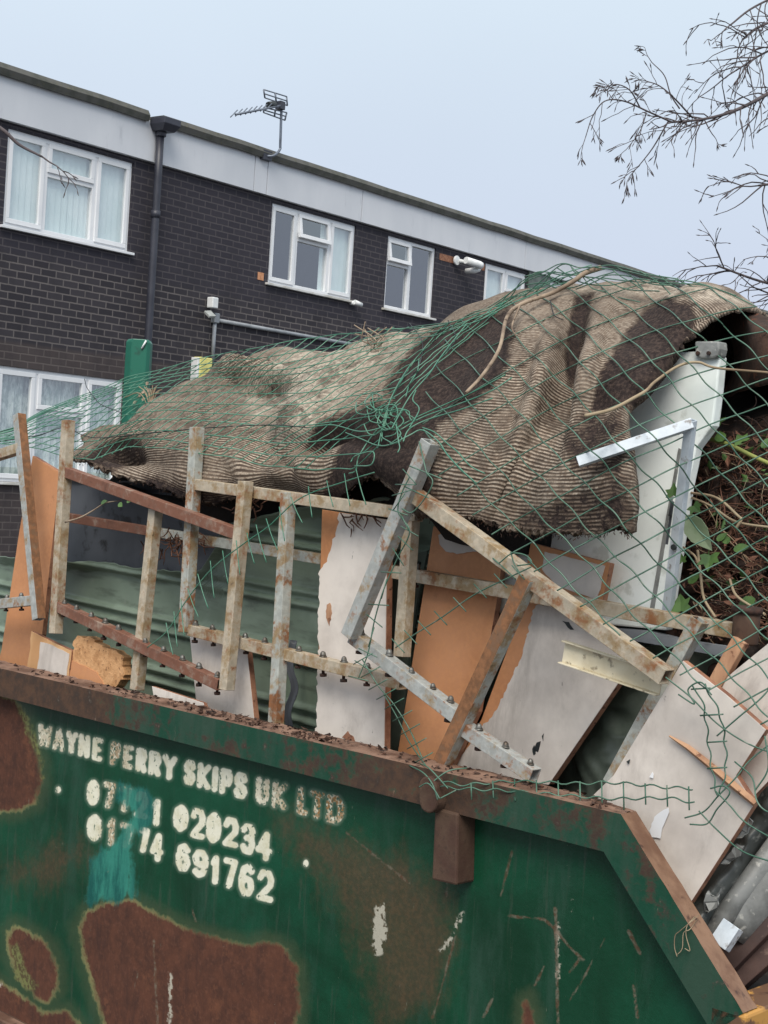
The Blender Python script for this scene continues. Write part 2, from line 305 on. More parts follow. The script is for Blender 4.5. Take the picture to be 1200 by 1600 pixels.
def mk_carpet():
    m = NT('ribbed_carpet', .95, 0, .15)
    v = m.attr('rib'); d = m.attr('dirt'); n = m.noise(4, 6, .6, dist=.5); n2 = m.noise(18, 6, .7); n3 = m.noise(110, 4, .7)
    ph = m.math('ADD', v, m.math('MULTIPLY', m.math('SUBTRACT', n2, .5), .006))
    w_ = m.math('SINE', m.math('MULTIPLY', ph, 2*math.pi/.0082)); rib = m.rng(w_, -.7, .7)
    dk = m.math('ADD', d, m.math('MULTIPLY', m.math('SUBTRACT', n2, .5), 1.3)); dk = m.math('ADD', dk, m.math('MULTIPLY', m.math('SUBTRACT', n, .5), .9)); dk = m.math('ADD', dk, m.math('MULTIPLY', m.math('SUBTRACT', m.noise(60, 5, .75), .5), 1.3))
    tan = m.mix(m.rng(n, .3, .7), lin(188, 174, 157), lin(154, 142, 128)); tan = m.mix(m.rng(n3, .4, .65), tan, lin(128, 112, 98))
    groove = m.mix(m.rng(n2, .4, .65), lin(74, 63, 55), lin(98, 85, 74))
    # felted, worn-flat places with weak ribs, tinted paler for the lit top
    flat = m.attr('flat')
    soften = m.math('ADD', flat, m.math('MULTIPLY', m.rng(m.noise(7, 5, .65), .46, .66), .6), clamp=True); rib2 = m.mix(soften, rib, m.rng(n3, .1, .75))
    tan = m.mix(m.math('MULTIPLY', flat, m.rng(m.noise(9, 6, .7), .35, .55)), tan, lin(216, 204, 186)); c = m.mix(rib2, groove, tan); c = m.mix(m.math('MULTIPLY', m.rng(m.noise(11, 7, .75), .50, .62), .62), c, lin(84, 74, 66)); c = m.mix(m.math('MULTIPLY', m.rng(m.noise(38, 6, .8), .60, .68), .7), c, lin(58, 50, 46))
    half = m.rng(dk, .3, .5); full = m.rng(dk, .62, .8)
    c = m.mix(m.math('MULTIPLY', half, .72), c, m.mix(rib2, lin(48, 40, 37), lin(84, 69, 59)))
    c = m.mix(full, c, m.mix(m.rng(n3, .4, .7), lin(44, 37, 36), lin(76, 64, 58)))
    m.color(c); hb = m.math('ADD', m.math('MULTIPLY', rib2, m.rng(dk, .95, .5)), m.math('MULTIPLY', n3, .8)); m.bump(hb, .6, .005); return m.m
M['carpet'] = mk_carpet()
M['felt'] = spotted('matted_felt', lin(78, 58, 48), lin(52, 40, 36), 14, .98, lin(112, 70, 52), 40, bump=.8)

# ------------------------------------------------------------------ mesh helpers
ROOT = {}
def tag(o, label=None, cat=None, group=None, kind=None):
    if label: o['label'] = label
    if cat: o['category'] = cat
    if group: o['group'] = group
    if kind: o['kind'] = kind
    return o
def thing(name, loc, label, cat, group=None, kind=None):
    o = bpy.data.objects.new(name, None); o.empty_display_size = .1; COL.objects.link(o); o.location = tuple(loc); ROOT[o] = np.array(loc, float)
    return tag(o, label, cat, group, kind)
class MB:
    def __init__(s): s.v = []; s.f = []; s.mi = []; s.sm = []
    def add(s, vs, fs, mi=0, smooth=False):
        b = len(s.v); s.v += [tuple(map(float, p)) for p in vs]
        for q in fs: s.f.append([b+i for i in q]); s.mi.append(mi); s.sm.append(smooth)
    def box(s, c, ax, ay, az, mi=0):
        c = np.array(c, float); ax, ay, az = [np.array(a, float)/2 for a in (ax, ay, az)]
        vs = [c+i*ax+j*ay+k*az for k in (-1, 1) for j in (-1, 1) for i in (-1, 1)]
        s.add(vs, [(0, 2, 3, 1), (4, 5, 7, 6), (0, 1, 5, 4), (2, 6, 7, 3), (0, 4, 6, 2), (1, 3, 7, 5)], mi)
    def prism(s, poly, ext, mf=0, me=None, mb=None):
        n = len(poly); P = [np.array(p, float) for p in poly]; Q = [p+np.array(ext, float) for p in P]
        s.add(P+Q, [tuple(range(n))], mf); b = len(s.v)-2*n
        s.f.append([b+n+i for i in range(n)][::-1]); s.mi.append(mf if mb is None else mb); s.sm.append(False)
        for i in range(n):
            j = (i+1) % n; s.f.append([b+i, b+n+i, b+n+j, b+j]); s.mi.append(mf if me is None else me); s.sm.append(False)
    def tube(s, pts, r, k=6, mi=0, cap=True, smooth=True):
        P = [np.array(p, float) for p in pts]; n = len(P)
        if n < 2: return
        rr = r if hasattr(r, '__len__') else [r]*n
        T = [P[min(i+1, n-1)]-P[max(i-1, 0)] for i in range(n)]; T = [t/(np.linalg.norm(t)+1e-9) for t in T]
        a = np.cross(T[0], [0, 0, 1.]);
        if np.linalg.norm(a) < .05: a = np.cross(T[0], [1., 0, 0])
        a /= np.linalg.norm(a); vs = []
        for i in range(n):
            a = a-(a@T[i])*T[i]; a /= np.linalg.norm(a)+1e-9; b = np.cross(T[i], a)
            for q in range(k):
                th = 2*math.pi*q/k; vs.append(P[i]+rr[i]*(math.cos(th)*a+math.sin(th)*b))
        fs = [(i*k+q, i*k+(q+1) % k, (i+1)*k+(q+1) % k, (i+1)*k+q) for i in range(n-1) for q in range(k)]
        s.add(vs, fs, mi, smooth)
        if cap:
            b0 = len(s.v)-n*k
            s.f += [[b0+q for q in range(k)][::-1], [b0+(n-1)*k+q for q in range(k)]]; s.mi += [mi, mi]; s.sm += [False, False]
    def beam(s, p0, p1, w, h=None, nrm=None, mi=0, hollow=True):
        """square hollow section from p0 to p1 on its centre line"""
        h = h or w; p0 = np.array(p0, float); p1 = np.array(p1, float); a = p1-p0; L = np.linalg.norm(a); a /= L
        n = np.array(nrm if nrm is not None else -N, float); n = n-(n@a)*a; n /= np.linalg.norm(n); b = np.cross(a, n)
        def ring(p, k): return [p+b*(i*w/2*k)+n*(j*h/2*k) for i, j in ((-1, -1), (1, -1), (1, 1), (-1, 1))]
        vs = ring(p0, 1)+ring(p1, 1); fs = [(i, (i+1) % 4, 4+(i+1) % 4, 4+i) for i in range(4)]; s.two = True
        if hollow:
            dp = min(.05, L/3)
            vs += ring(p0, .8)+ring(p0+a*dp, .8)+ring(p1, .8)+ring(p1-a*dp, .8)
            for o_, i_, d_ in ((0, 8, 12), (4, 16, 20)):
                fs += [(o_+i, o_+(i+1) % 4, i_+(i+1) % 4, i_+i) for i in range(4)]
                fs += [(i_+i, i_+(i+1) % 4, d_+(i+1) % 4, d_+i) for i in range(4)]
                fs.append((d_, d_+1, d_+2, d_+3))
        else: fs += [(3, 2, 1, 0), (4, 5, 6, 7)]
        s.add(vs, fs, mi)
    def grid(s, P, mi=0, smooth=True):
        P = np.asarray(P); a, b = P.shape[:2]
        s.add(P.reshape(-1, 3), [(i*b+j, i*b+j+1, (i+1)*b+j+1, (i+1)*b+j) for i in range(a-1) for j in range(b-1)], mi, smooth)
    def build(s, name, mats, parent=None, bevel=0., solid=0., recalc=True, kind=None, weld=False):
        me = bpy.data.meshes.new(name); o = bpy.data.objects.new(name, me); COL.objects.link(o)
        off = np.zeros(3)
        if parent is not None: off = ROOT[parent]; o.parent = parent
        ROOT[o] = off
        me.from_pydata([tuple(np.array(p)-off) for p in s.v], [], s.f)
        for m_ in (mats if isinstance(mats, (list, tuple)) else [mats]): me.materials.append(M[m_] if isinstance(m_, str) else m_)
        me.polygons.foreach_set('material_index', s.mi); me.polygons.foreach_set('use_smooth', s.sm)
        if recalc or weld:
            bm = bmesh.new(); bm.from_mesh(me)
            if weld: bmesh.ops.remove_doubles(bm, verts=bm.verts, dist=1e-5)
            if recalc: bmesh.ops.recalc_face_normals(bm, faces=bm.faces)
            bm.to_mesh(me); bm.free()
        if solid:
            md = o.modifiers.new('s', 'SOLIDIFY'); md.thickness = solid; md.offset = 0
        if bevel:
            md = o.modifiers.new('b', 'BEVEL'); md.width = bevel; md.segments = 2; md.limit_method = 'ANGLE'; md.angle_limit = math.radians(40)
        if kind: o['kind'] = kind
        me.update(); return o
def place_root(pts):
    P = np.array(pts); return (P[:, 0].mean(), P[:, 1].mean(), P[:, 2].min())
def cr(pts, n=8):
    """Catmull-Rom through points of any dimension"""
    P = np.array(pts, float); 
    if len(P) < 3: return [P[0]+(P[-1]-P[0])*t for t in np.linspace(0, 1, n+1)]
    Q = np.vstack([2*P[0]-P[1], P, 2*P[-1]-P[-2]]); out = []
    for i in range(1, len(Q)-2):
        for t in np.linspace(0, 1, n, endpoint=False):
            a, b, c, d = Q[i-1:i+3]
            out.append(.5*((2*b)+(c-a)*t+(2*a-5*b+4*c-d)*t*t+(3*b-a-3*c+d)*t**3))
    out.append(P[-1]); return out
def jag(poly, amp, step, keep=()):
    out = []; n = len(poly)
    for i in range(n):
        a = np.array(poly[i], float); b = np.array(poly[(i+1) % n], float); out.append(tuple(a))
        if i in keep: continue
        L = np.linalg.norm(b-a); k = int(L/step)
        for q in range(1, k):
            p = a+(b-a)*q/k+rng.normal(0, amp, 2); out.append(tuple(p))
    return out
def sdpoly(X, Y, poly):
    P = np.array(poly, float); d = np.full(X.shape, 1e9); ins = np.zeros(X.shape, bool)
    for i in range(len(P)):
        a, b = P[i], P[(i+1) % len(P)]; e = b-a
        t = np.clip(((X-a[0])*e[0]+(Y-a[1])*e[1])/(e@e+1e-9), 0, 1)
        d = np.minimum(d, np.hypot(X-a[0]-t*e[0], Y-a[1]-t*e[1]))
        c = (a[1] > Y) != (b[1] > Y)
        with np.errstate(divide='ignore', invalid='ignore'):
            ins ^= c & (X < (b[0]-a[0])*(Y-a[1])/(b[1]-a[1]+1e-12)+a[0])
    return np.where(ins, -d, d)
def sdseg(X, Y, pts, wid):
    d = np.full(X.shape, 1e9)
    for a, b in zip(pts[:-1], pts[1:]):
        a = np.array(a, float); b = np.array(b, float); e = b-a
        t = np.clip(((X-a[0])*e[0]+(Y-a[1])*e[1])/(e@e+1e-9), 0, 1); d = np.minimum(d, np.hypot(X-a[0]-t*e[0], Y-a[1]-t*e[1]))
    return d-wid
def fattr(o, name, vals):
    a = o.data.attributes.new(name, 'FLOAT', 'POINT'); a.data.foreach_set('value', np.asarray(vals, np.float32).ravel())
def projv(P):
    d = P-CAM; z = d@_f; return CX+F*(d@_R)/z, CY-F*(d@_U)/z

# ------------------------------------------------------------------ ground
g = MB(); g.add([(-300, -300, 0), (300, -300, 0), (300, 300, 0), (-300, 300, 0)], [(0, 1, 2, 3)])
tag(g.build('ground', 'asphalt'), 'dark asphalt yard the skip stands on', 'ground', kind='structure')

# ------------------------------------------------------------------ building
bl = thing('brick_building', wl(8, -3, 0), 'two storey flat roofed block of dark brick with pale fascia and white windows', 'building')
ZF = pw(0, 187)[1]; ZT = pw(0, 96, .1)[1]                 # underside of fascia, roof edge
ZB = pw(212, 401)[1]                                      # sill of the upper windows
U = lambda px, py: pw(px, py)[0]
Zt = pw(12, 199)[1]
wins = [  # u0, u1, z0, z1, layout, room
    (U(9, 275), U(205, 323), ZB+.03, Zt, 'three', 'blind'),
    (U(422, 381), U(553, 414), ZB+.03, Zt, 'three_open', 'half'),
    (U(603, 428), U(678, 445), ZB+.03, Zt, 'two', 'room'),
    (U(756, 455), U(820, 475), ZB+.03, Zt, 'two_r', 'blind'),
    (U(857, 480), U(935, 500), ZB+.03, Zt, 'two_r', 'blind'),
    (U(-8, 640), U(191, 650), pw(60, 572)[1]-1.25, pw(60, 578)[1], 'three', 'curtain')]
U0, U1 = -9., 28.
us = sorted({U0, U1, *[w_[0] for w_ in wins], *[w_[1] for w_ in wins]}); zs = sorted({0., ZF+.3, *[w_[2] for w_ in wins], *[w_[3] for w_ in wins]})
wb = MB(); uvs = []
for i in range(len(us)-1):
    for j in range(len(zs)-1):
        a, b, c, d = us[i], us[i+1], zs[j], zs[j+1]; um, zm = (a+b)/2, (c+d)/2
        if any(q[0] < um < q[1] and q[2] < zm < q[3] for q in wins): continue
        wb.add([wl(a, 0, c), wl(b, 0, c), wl(b, 0, d), wl(a, 0, d)], [(0, 1, 2, 3)]); uvs += [(a, c), (b, c), (b, d), (a, d)]
for q in wins:                                            # reveals
    for (a, c), (b, d) in (((q[0], q[2]), (q[0], q[3])), ((q[1], q[2]), (q[1], q[3])), ((q[0], q[2]), (q[1], q[2])), ((q[0], q[3]), (q[1], q[3]))):
        wb.add([wl(a, 0, c), wl(b, 0, d), wl(b, -.12, d), wl(a, -.12, c)], [(0, 1, 2, 3)])
        uvs += [(a, c), (b, d), (b+.1*(c != d), d), (a+.1*(c != d), c)]
# end and back walls
for (a, ea), (b, eb) in (((U0, 0), (U0, -8)), ((U0, -8), (U1, -8)), ((U1, -8), (U1, 0))):
    wb.add([wl(a, ea, 0), wl(b, eb, 0), wl(b, eb, ZF+.3), wl(a, ea, ZF+.3)], [(0, 1, 2, 3)]); k = abs(a-b)+abs(ea-eb); uvs += [(0, 0), (k, 0), (k, ZF), (0, ZF)]
wall = wb.build('wall', 'brick', bl, recalc=False)
ul = wall.data.uv_layers.new(name='uv')
for lp in wall.data.loops: ul.data[lp.index].uv = uvs[lp.vertex_index]
def wbox(mb, u0, u1, e0, e1, z0, z1, mi=0):
    mb.box(wl((u0+u1)/2, (e0+e1)/2, (z0+z1)/2), WB*(u1-u0), WN*(e1-e0), ZU*(z1-z0), mi)
def window(u0, u1, z0, z1, lay, room):
    W, H = u1-u0, z1-z0
    fr = MB(); e0, e1 = -.10, -.025; t = .05
    wbox(fr, u0, u1, e0, e1, z0, z0+t); wbox(fr, u0, u1, e0, e1, z1-t, z1)
    wbox(fr, u0, u0+t, e0, e1, z0+t, z1-t); wbox(fr, u1-t, u1, e0, e1, z0+t, z1-t)
    if lay.startswith('three'): cuts = [u0+W*.305, u0+W*.70]
    elif lay == 'two': cuts = [u0+W*.5]
    else: cuts = [u0+W*.5]
    for c in cuts: wbox(fr, c-.035, c+.035, e0, e1-.002, z0+t, z1-t)
    cells = []; ed = [u0+t]+[q for c in cuts for q in (c-.035, c+.035)]+[u1-t]
    zt_ = z1-H*.36
    for k in range(len(cuts)+1):
        a, b = ed[2*k], ed[2*k+1]
        split = (lay.startswith('three') and k == 1) or (lay == 'two' and k == 0) or (lay == 'two_r' and k == 1)
        if split:
            wbox(fr, a, b, e0, e1-.004, zt_-.03, zt_+.03); cells += [(a, b, z0+t, zt_-.03, 0), (a, b, zt_+.03, z1-t, 1)]
        else: cells.append((a, b, z0+t, z1-t, 1 if k != 1 else 0))
    f = fr.build('window', 'upvc', bl, bevel=.004)
    for a, b, c, d, sash in cells:
        if sash:                                          # opening light with its own sash
            s_ = MB(); y = .038
            opened = lay in('three_open', 'two') and (d-c) < H*.45
            tilt = .045 if opened else 0.
            def sp(u, e, z): return wl(u, e+tilt*(d-z)/(d-c), z)
            def sb(ua, ub, za, zb):
                vs = [sp(u, e, z) for z in (za, zb) for e in (-.06, -.012) for u in (ua, ub)]
                s_.add(vs, [(0, 2, 3, 1), (4, 5, 7, 6), (0, 1, 5, 4), (2, 6, 7, 3), (0, 4, 6, 2), (1, 3, 7, 5)])
            sb(a-.012, b+.012, c-.012, c+y); sb(a-.012, b+.012, d-y, d+.012); sb(a-.012, a+y, c+y, d-y); sb(b-y, b+.012, c+y, d-y)
            so = s_.build('sash', 'upvc', f, bevel=.004)
            p = MB(); p.add([sp(a+y-.004, -.035, c+y-.004), sp(b-y+.004, -.035, c+y-.004), sp(b-y+.004, -.035, d-y+.004), sp(a+y-.004, -.035, d-y+.004)], [(0, 1, 2, 3)]); p.build('pane', 'glass', f, recalc=False)
        else:
            p = MB(); p.add([wl(a, -.06, c), wl(b, -.06, c), wl(b, -.06, d), wl(a, -.06, d)], [(0, 1, 2, 3)]); p.build('pane', 'glass', f, recalc=False)
    sl_ = MB(); wbox(sl_, u0-.05, u1+.05, -.09, .05, z0-.03, z0-.001); sl_.build('sill', 'sill_dirt' if room != 'blind' else 'upvc', f, bevel=.004)
    rm = MB()
    if room in ('blind', 'half'):
        k = u0 if room == 'blind' else u0+W*.64
        while k < u1-.01:
            ang = .22+rng.normal(0, .05); du, de = .089/2*math.cos(ang), .089/2*math.sin(ang)
            cu = k+.045; rm.add([wl(cu-du, -.10-de, z0+.02), wl(cu+du, -.10+de, z0+.02), wl(cu+du, -.10+de, z1), wl(cu-du, -.10-de, z1)], [(0, 1, 2, 3)]); k += .083
        rm.build('blind', 'blind', f, solid=.001)
    elif room == 'curtain':
        n = 120; P = [[wl(u0+W*i/n, -.15+.02*math.sin(i*.9)+.012*math.sin(i*2.3), z) for z in (z0, z1)] for i in range(n+1)]
        rm.grid(P); rm.build('net_curtain', 'curtain', f, recalc=False)
    bx_ = MB()                                            # the room behind the pane
    for vs in ([(u0, -2, z0-.6), (u1, -2, z0-.6), (u1, -2, z1+.3), (u0, -2, z1+.3)], [(u0-.3, -.13, z0-.6), (u0-.3, -2, z0-.6), (u0-.3, -2, z1+.3), (u0-.3, -.13, z1+.3)],
               [(u1+.3, -.13, z0-.6), (u1+.3, -2, z0-.6), (u1+.3, -2, z1+.3), (u1+.3, -.13, z1+.3)], [(u0-.3, -.13, z0-.6), (u1+.3, -.13, z0-.6), (u1+.3, -2, z0-.6), (u0-.3, -2, z0-.6)]):
        bx_.add([wl(*v) for v in vs], [(0, 1, 2, 3)])
    bx_.build('room', 'room', f)
for q in wins: window(*q)
# fascia panels with open joints, roof edge, roof
fb = MB(); joints = [U0]+[pw(x, y, .06)[0] for x, y in ((-60, 150), (243, 230), (398, 270), (418, 275), (566, 320), (822, 385), (1000, 430))]+[U1]
for a, b in zip(joints[:-1], joints[1:]): wbox(fb, a+.006, b-.006, -.02, .06, ZF, ZT-.10)
fas = fb.build('fascia', 'fascia', bl, bevel=.003)
fb = MB(); wbox(fb, U0, U1, -.3, .045, ZF+.01, ZT-.105); fb.build('fascia_backing', 'dark_metal', bl)
hu, hz = pw(255, 193, .2)
rb = MB()
for a, b in ((U0, hu-.13), (hu+.11, U1)): 
    n = 60; P = []
    for i in range(n+1):
        u = a+(b-a)*i/n; k = .012*mnoise.noise((u*1.3, 2, 0))
        P.append([wl(u, .0, ZT-.11), wl(u, .10, ZT-.125+k), wl(u, .125, ZT-.06+k), wl(u, .09, ZT+k), wl(u, -.3, ZT+k)])
    rb.grid(P, smooth=False)
rb.build('roof_edge', 'roof_felt', bl)
rb = MB(); rb.box(wl((U0+U1)/2, -4, ZT-.1), WB*(U1-U0-.1), WN*7.9, ZU*.15); rb.build('roof', 'roof_felt', bl)
# rainwater pipe with hopper
def downpipe(u, zt, zb, mat, r=.045, hop=True):
    p = MB(); p.tube([wl(u, .11, z) for z in np.linspace(zt, zb, 12)], r, 12)
    for z in (zt-.9, zt-2.4): p.tube([wl(u, .11, z-.04), wl(u, .11, z+.04)], r+.01, 12)
    o = p.build('downpipe', mat, bl)
    if hop:
        h = MB(); 
        for wd, z0, z1, e0, e1 in ((.26, zt+.03, zt+.17, .065, .30),):
            b_ = [wl(u-wd*.35, e0, z0), wl(u+wd*.35, e0, z0), wl(u+wd*.35, e1-.06, z0), wl(u-wd*.35, e1-.06, z0)]
            t_ = [wl(u-wd/2, e0, z0+.07), wl(u+wd/2, e0, z0+.07), wl(u+wd/2, e1, z0+.07), wl(u-wd/2, e1, z0+.07)]
            c_ = [wl(u-wd/2, e0, z1), wl(u+wd/2, e0, z1), wl(u+wd/2, e1, z1), wl(u-wd/2, e1, z1)]
            h.add(b_+t_+c_, [(3, 2, 1, 0)]+[(i, (i+1) % 4, 4+(i+1) % 4, 4+i) for i in range(4)]+[(4+i, 4+(i+1) % 4, 8+(i+1) % 4, 8+i) for i in range(4)]+[(8, 9, 10, 11)])
        h.tube([wl(u, .12, zt-.02), wl(u, .12, zt+.05)], r+.015, 12)
        h.build('hopper', mat, o, bevel=.006)
downpipe(pw(251, 205, .11)[0], pw(254, 208, .2)[1], .1, 'dark_metal')
downpipe(pw(962, 445, .11)[0], ZF+.02, .1, 'dark_metal', hop=False)
downpipe(pw(990, 455, .11)[0], ZF-.05, .1, 'red_paint', r=.025, hop=False)
# dark green rectangle filling the gap between the two far windows
a0, b0 = U(822, 470), U(855, 478); gb = MB(); wbox(gb, a0, b0, .004, .03, ZB-.6, ZF-.005); gb.build('infill_panel', 'tarp', bl, bevel=.003)
bb = MB(); uu, zz = pw(407, 432); wbox(bb, uu-.055, uu+.055, .001, .006, zz-.045, zz+.05); bb.build('patch_brick', 'orange_brick', bl)
for xx, yy, ww in ((700, 404, .22), (750, 416, .12)):
    bb = MB(); uu, zz = pw(xx, yy); wbox(bb, uu-ww, uu+ww, .001, .005, zz-.05, zz+.045); bb.build('bare_brick_patch', 'edge', bl)

# ---- fittings on the wall
def wt(name, px, py, label, cat, e=.1, group=None):
    u, z = pw(px, py, e); return thing(name, wl(u, 0, z), label, cat, group), u, z
# television aerial
ar, u, z = wt('tv_aerial', 418, 240, 'television aerial on a bent mast at the roof edge', 'aerial', .1)
q = lambda px, py, e=.15: wl(*(lambda t: (t[0], e, t[1]))(pw(px, py, e)))
m_ = MB(); m_.tube(cr([q(416, 244, .1), q(428, 243, .16), q(437, 234, .16), q(438, 222, .16), q(440, 162, .16)], 8), .017, 8); m_.build('mast', 'alu', ar)
m_ = MB(); m_.box(q(415, 243, .08), WB*.16, WN*.08, ZU*.12); m_.build('bracket', 'dark_metal', ar, bevel=.004); m_ = MB(); m_.box(q(438, 165, .16), WB*.09, WN*.09, ZU*.1); m_.build('clamp', 'dark_metal', ar, bevel=.004)
m_ = MB(); m_.tube([q(440, 165, .18), q(368, 179, .5)], .014, 6)
for k in range(8):
    t = .25+.75*k/7; c = q(440+(368-440)*t, 165+(179-165)*t, .18+.32*t); m_.tube([c-WB*.07*1.2-ZU*.05, c+WB*.03+ZU*.06], .007, 4)
m_.build('boom', 'alu', ar)
for y0, y1, y2, y3 in ((140, 151, 153, 165), (168, 176, 177, 188)):
    m_ = MB(); A_, B_, C_, D_ = q(412, y0, .16), q(448, y1 if y0 < 150 else 176, .16), q(449 if y0 < 150 else 445, y3, .16), q(414 if y0 < 150 else 412, y2 if y0 < 150 else 176, .16)
    for t in (0, .5, 1): m_.tube([A_+(D_-A_)*t, B_+(C_-B_)*t], .009, 5)
    m_.tube([A_, D_], .011, 5); m_.tube([B_, C_], .011, 5); m_.tube([(A_+B_)/2, (C_+D_)/2], .012, 5)
    m_.build('reflector', 'alu', ar)
m_ = MB(); m_.tube([q(419, 164, .22), q(429, 163, .2)], .04, 8); m_.build('dipole_box', 'black_plastic', ar)
# security camera
sc, u, z = wt('security_camera', 726, 411, 'white bullet security camera high on the dark brick wall under the fascia', 'camera', .1)
m_ = MB(); m_.tube([wl(u-.13, .03, z+.02), wl(u-.13, .06, z+.02)], .07, 14); m_.build('base', 'white_paint', sc, bevel=.004)
m_ = MB(); m_.tube([wl(u-.10, .07, z+.02), wl(u-.04, .17, z), wl(u, .22, z)], .028, 10); m_.build('arm', 'white_paint', sc)
m_ = MB(); m_.tube([wl(u-.12, .20, z+.02), wl(u+.16, .26, z-.01), wl(u+.20, .27, z-.015)], [.052, .058, .05], 14); m_.build('body', 'white_paint', sc)
m_ = MB(); m_.tube([wl(u+.12, .05, z-.10), wl(u+.14, .18, z-.09), wl(u+.24, .2, z-.06)], [.04, .042, .036], 10); m_.build('sensor', 'white_paint', sc)
ss, u, z = wt('wall_sensor', 558, 474, 'small white sensor below the corner of the middle upper window', 'sensor', .08)
m_ = MB(); m_.tube([wl(u-.05, .0, z), wl(u-.045, .07, z)], .03, 10); m_.build('base', 'white_paint', ss)
m_ = MB(); m_.tube([wl(u-.06, .08, z+.01), wl(u+.06, .11, z-.015)], [.034, .03], 10); m_.build('body', 'white_paint', ss)
# flood light, white box and conduit
fl, u, z = wt('flood_light', 325, 491, 'small flood light with a white sensor box above it on the brick wall', 'light', .1)
m_ = MB(); m_.box(wl(u+.1, .07, z+.15), WB*.10, WN*.10, ZU*.13); m_.build('sensor_box', 'white_paint', fl, bevel=.012)
m_ = MB(); ax = WB*.2+ZU*.03; ay = WN*.12-ZU*.09; m_.box(wl(u-.0, .13, z), ax*.55, ay*.75, np.cross(ax, ay)/np.linalg.norm(np.cross(ax, ay))*.03); m_.build('lamp_head', 'lamp_glass', fl, bevel=.005)
m_ = MB(); m_.tube([wl(u+.03, .1, z), wl(u+.13, .05, z+.03)], .02, 8); m_.build('bracket', 'dark_metal', fl)
cn, u, z = wt('conduit', 336, 560, 'grey cable conduit running from the flood light along the wall', 'conduit', .03)
m_ = MB(); u1, z1 = pw(336, 497, .03); u2, z2 = pw(332, 566, .03); u3, z3 = pw(640, 545, .03); m_.tube([wl(u1, .03, z1), wl(u1, .03, z2)], .024, 8); m_.build('vertical_run', 'conduit', cn)
m_ = MB(); m_.tube([wl(u1, .03, z1-.02), wl(u3, .03, z1-.02)], .024, 8); m_.build('horizontal_run', 'conduit', cn)
m_ = MB(); m_.box(wl(u1, .035, z1), WB*.09, WN*.07, ZU*.12); m_.build('junction', 'conduit', cn, bevel=.01)
jb, u, z = wt('meter_box', 318, 590, 'pale yellow box on the wall at the foot of the conduit', 'box', .1)
m_ = MB(); wbox(m_, u-.09, u+.12, .0, .12, z-.05, z+.24); m_.build('body', 'yellow', jb, bevel=.012)
m_ = MB(); wbox(m_, u-.125, u-.092, .0, .11, z-.05, z+.23); m_.build('side_flange', 'white_paint', jb, bevel=.006)
m_ = MB(); wbox(m_, u-.06, u+.09, .121, .126, z-.01, z+.2); m_.build('lid', 'yellow', jb, bevel=.004)

# ---- green steel post behind the skip
pc = CAM+ray(214, 560)*6.4; ztop = pc[2]+.08
gp = thing('gate_post', (pc[0], pc[1], 0), 'wide green steel post with chamfered top corners behind the skip', 'post')
wv, dv = np.array([1., 0, 0]), np.array([0, 1., 0]); hw = .053
m_ = MB(); prof = [(-hw, .02), (-hw+.03, -.015), (hw-.012, -.015), (hw, .0), (hw, .06), (-hw, .06)]
lv = [0, ztop-.014, ztop]
rows = [[np.array([pc[0]+x*(1 if k < 2 else .84), pc[1]+y, z_]) for x, y in prof] for k, z_ in enumerate(lv)]
m_.add([p for r_ in rows for p in r_], [(k*6+i, k*6+(i+1) % 6, (k+1)*6+(i+1) % 6, (k+1)*6+i) for k in range(2) for i in range(6)]+[(5, 4, 3, 2, 1, 0), (12, 13, 14, 15, 16, 17)])
m_.build('post', 'post_green', gp, bevel=.003)
m_ = MB(); m_.tube([np.array([pc[0]+.02, pc[1]-.02, ztop-.04]), np.array([pc[0]+.038, pc[1]-.022, ztop-.005])], .004, 5); m_.build('cable_tie', 'white_paint', gp)

# ------------------------------------------------------------------ the skip
Q1 = pt(1161, 1583, 0); S1, Z1 = (Q1-O)@S, Q1[2]           # low end of the sloping rim
RIMH = .078; ZB_ = .176; SL = -2.75
nx, nz_ = Z1-ZR, -S1; ln = math.hypot(nx, nz_); nx, nz_ = nx/ln, nz_/ln           # inward normal of the slope edge (s,z)
inner = lambda k: (S1*k+nx*RIMH, ZR+(Z1-ZR)*k+nz_*RIMH)
tk = (ZR-RIMH-(ZR+nz_*RIMH))/(Z1-ZR); IC = inner(tk)       # inner corner
skip = thing('skip', sk(-1.2, .8, 0), 'large green waste skip with rust patches and white stencilled lettering, heaped above its rim', 'skip')
IE = inner(1.0)
# side plate
def side_right(z):
    if z >= IE[1]: return IC[0]+(IE[0]-IC[0])*(z-IC[1])/(IE[1]-IC[1])+.004
    return IE[0]-(IE[1]-z)*.35
rows = np.linspace(ZB_, ZR-RIMH+.004, 190); ncol = 520; P = np.zeros((len(rows), ncol+1, 3))
for i, z in enumerate(rows):
    sr = side_right(z) if z < IC[1] else IC[0]+.02; sl_e = SL-(sr if z < IC[1] else 0)*.6
    ss_ = np.linspace(sl_e, sr, ncol+1); dent = np.array([.006*mnoise.noise((x*1.7, z*2.1, 3)) + .003*mnoise.noise((x*5, z*5, 9)) for x in ss_])
    P[i] = O+np.outer(ss_, S)+np.outer(.05+dent, N)+np.outer(np.full(ncol+1, z-ZR), ZU)
sb_ = MB(); sb_.grid(P); plate = sb_.build('side_plate', 'skip', skip, recalc=False)
X, Y = projv(P.reshape(-1, 3))
R1 = [(122, 1450), (135, 1425), (165, 1410), (205, 1405), (240, 1425), (290, 1450), (350, 1468), (390, 1476), (415, 1470), (445, 1480), (465, 1510), (468, 1560), (460, 1640), (172, 1640), (150, 1560), (132, 1500)]
R2 = [(-200, 1040), (20, 1090), (38, 1112), (50, 1150), (62, 1185), (66, 1225), (55, 1255), (30, 1268), (-200, 1280)]
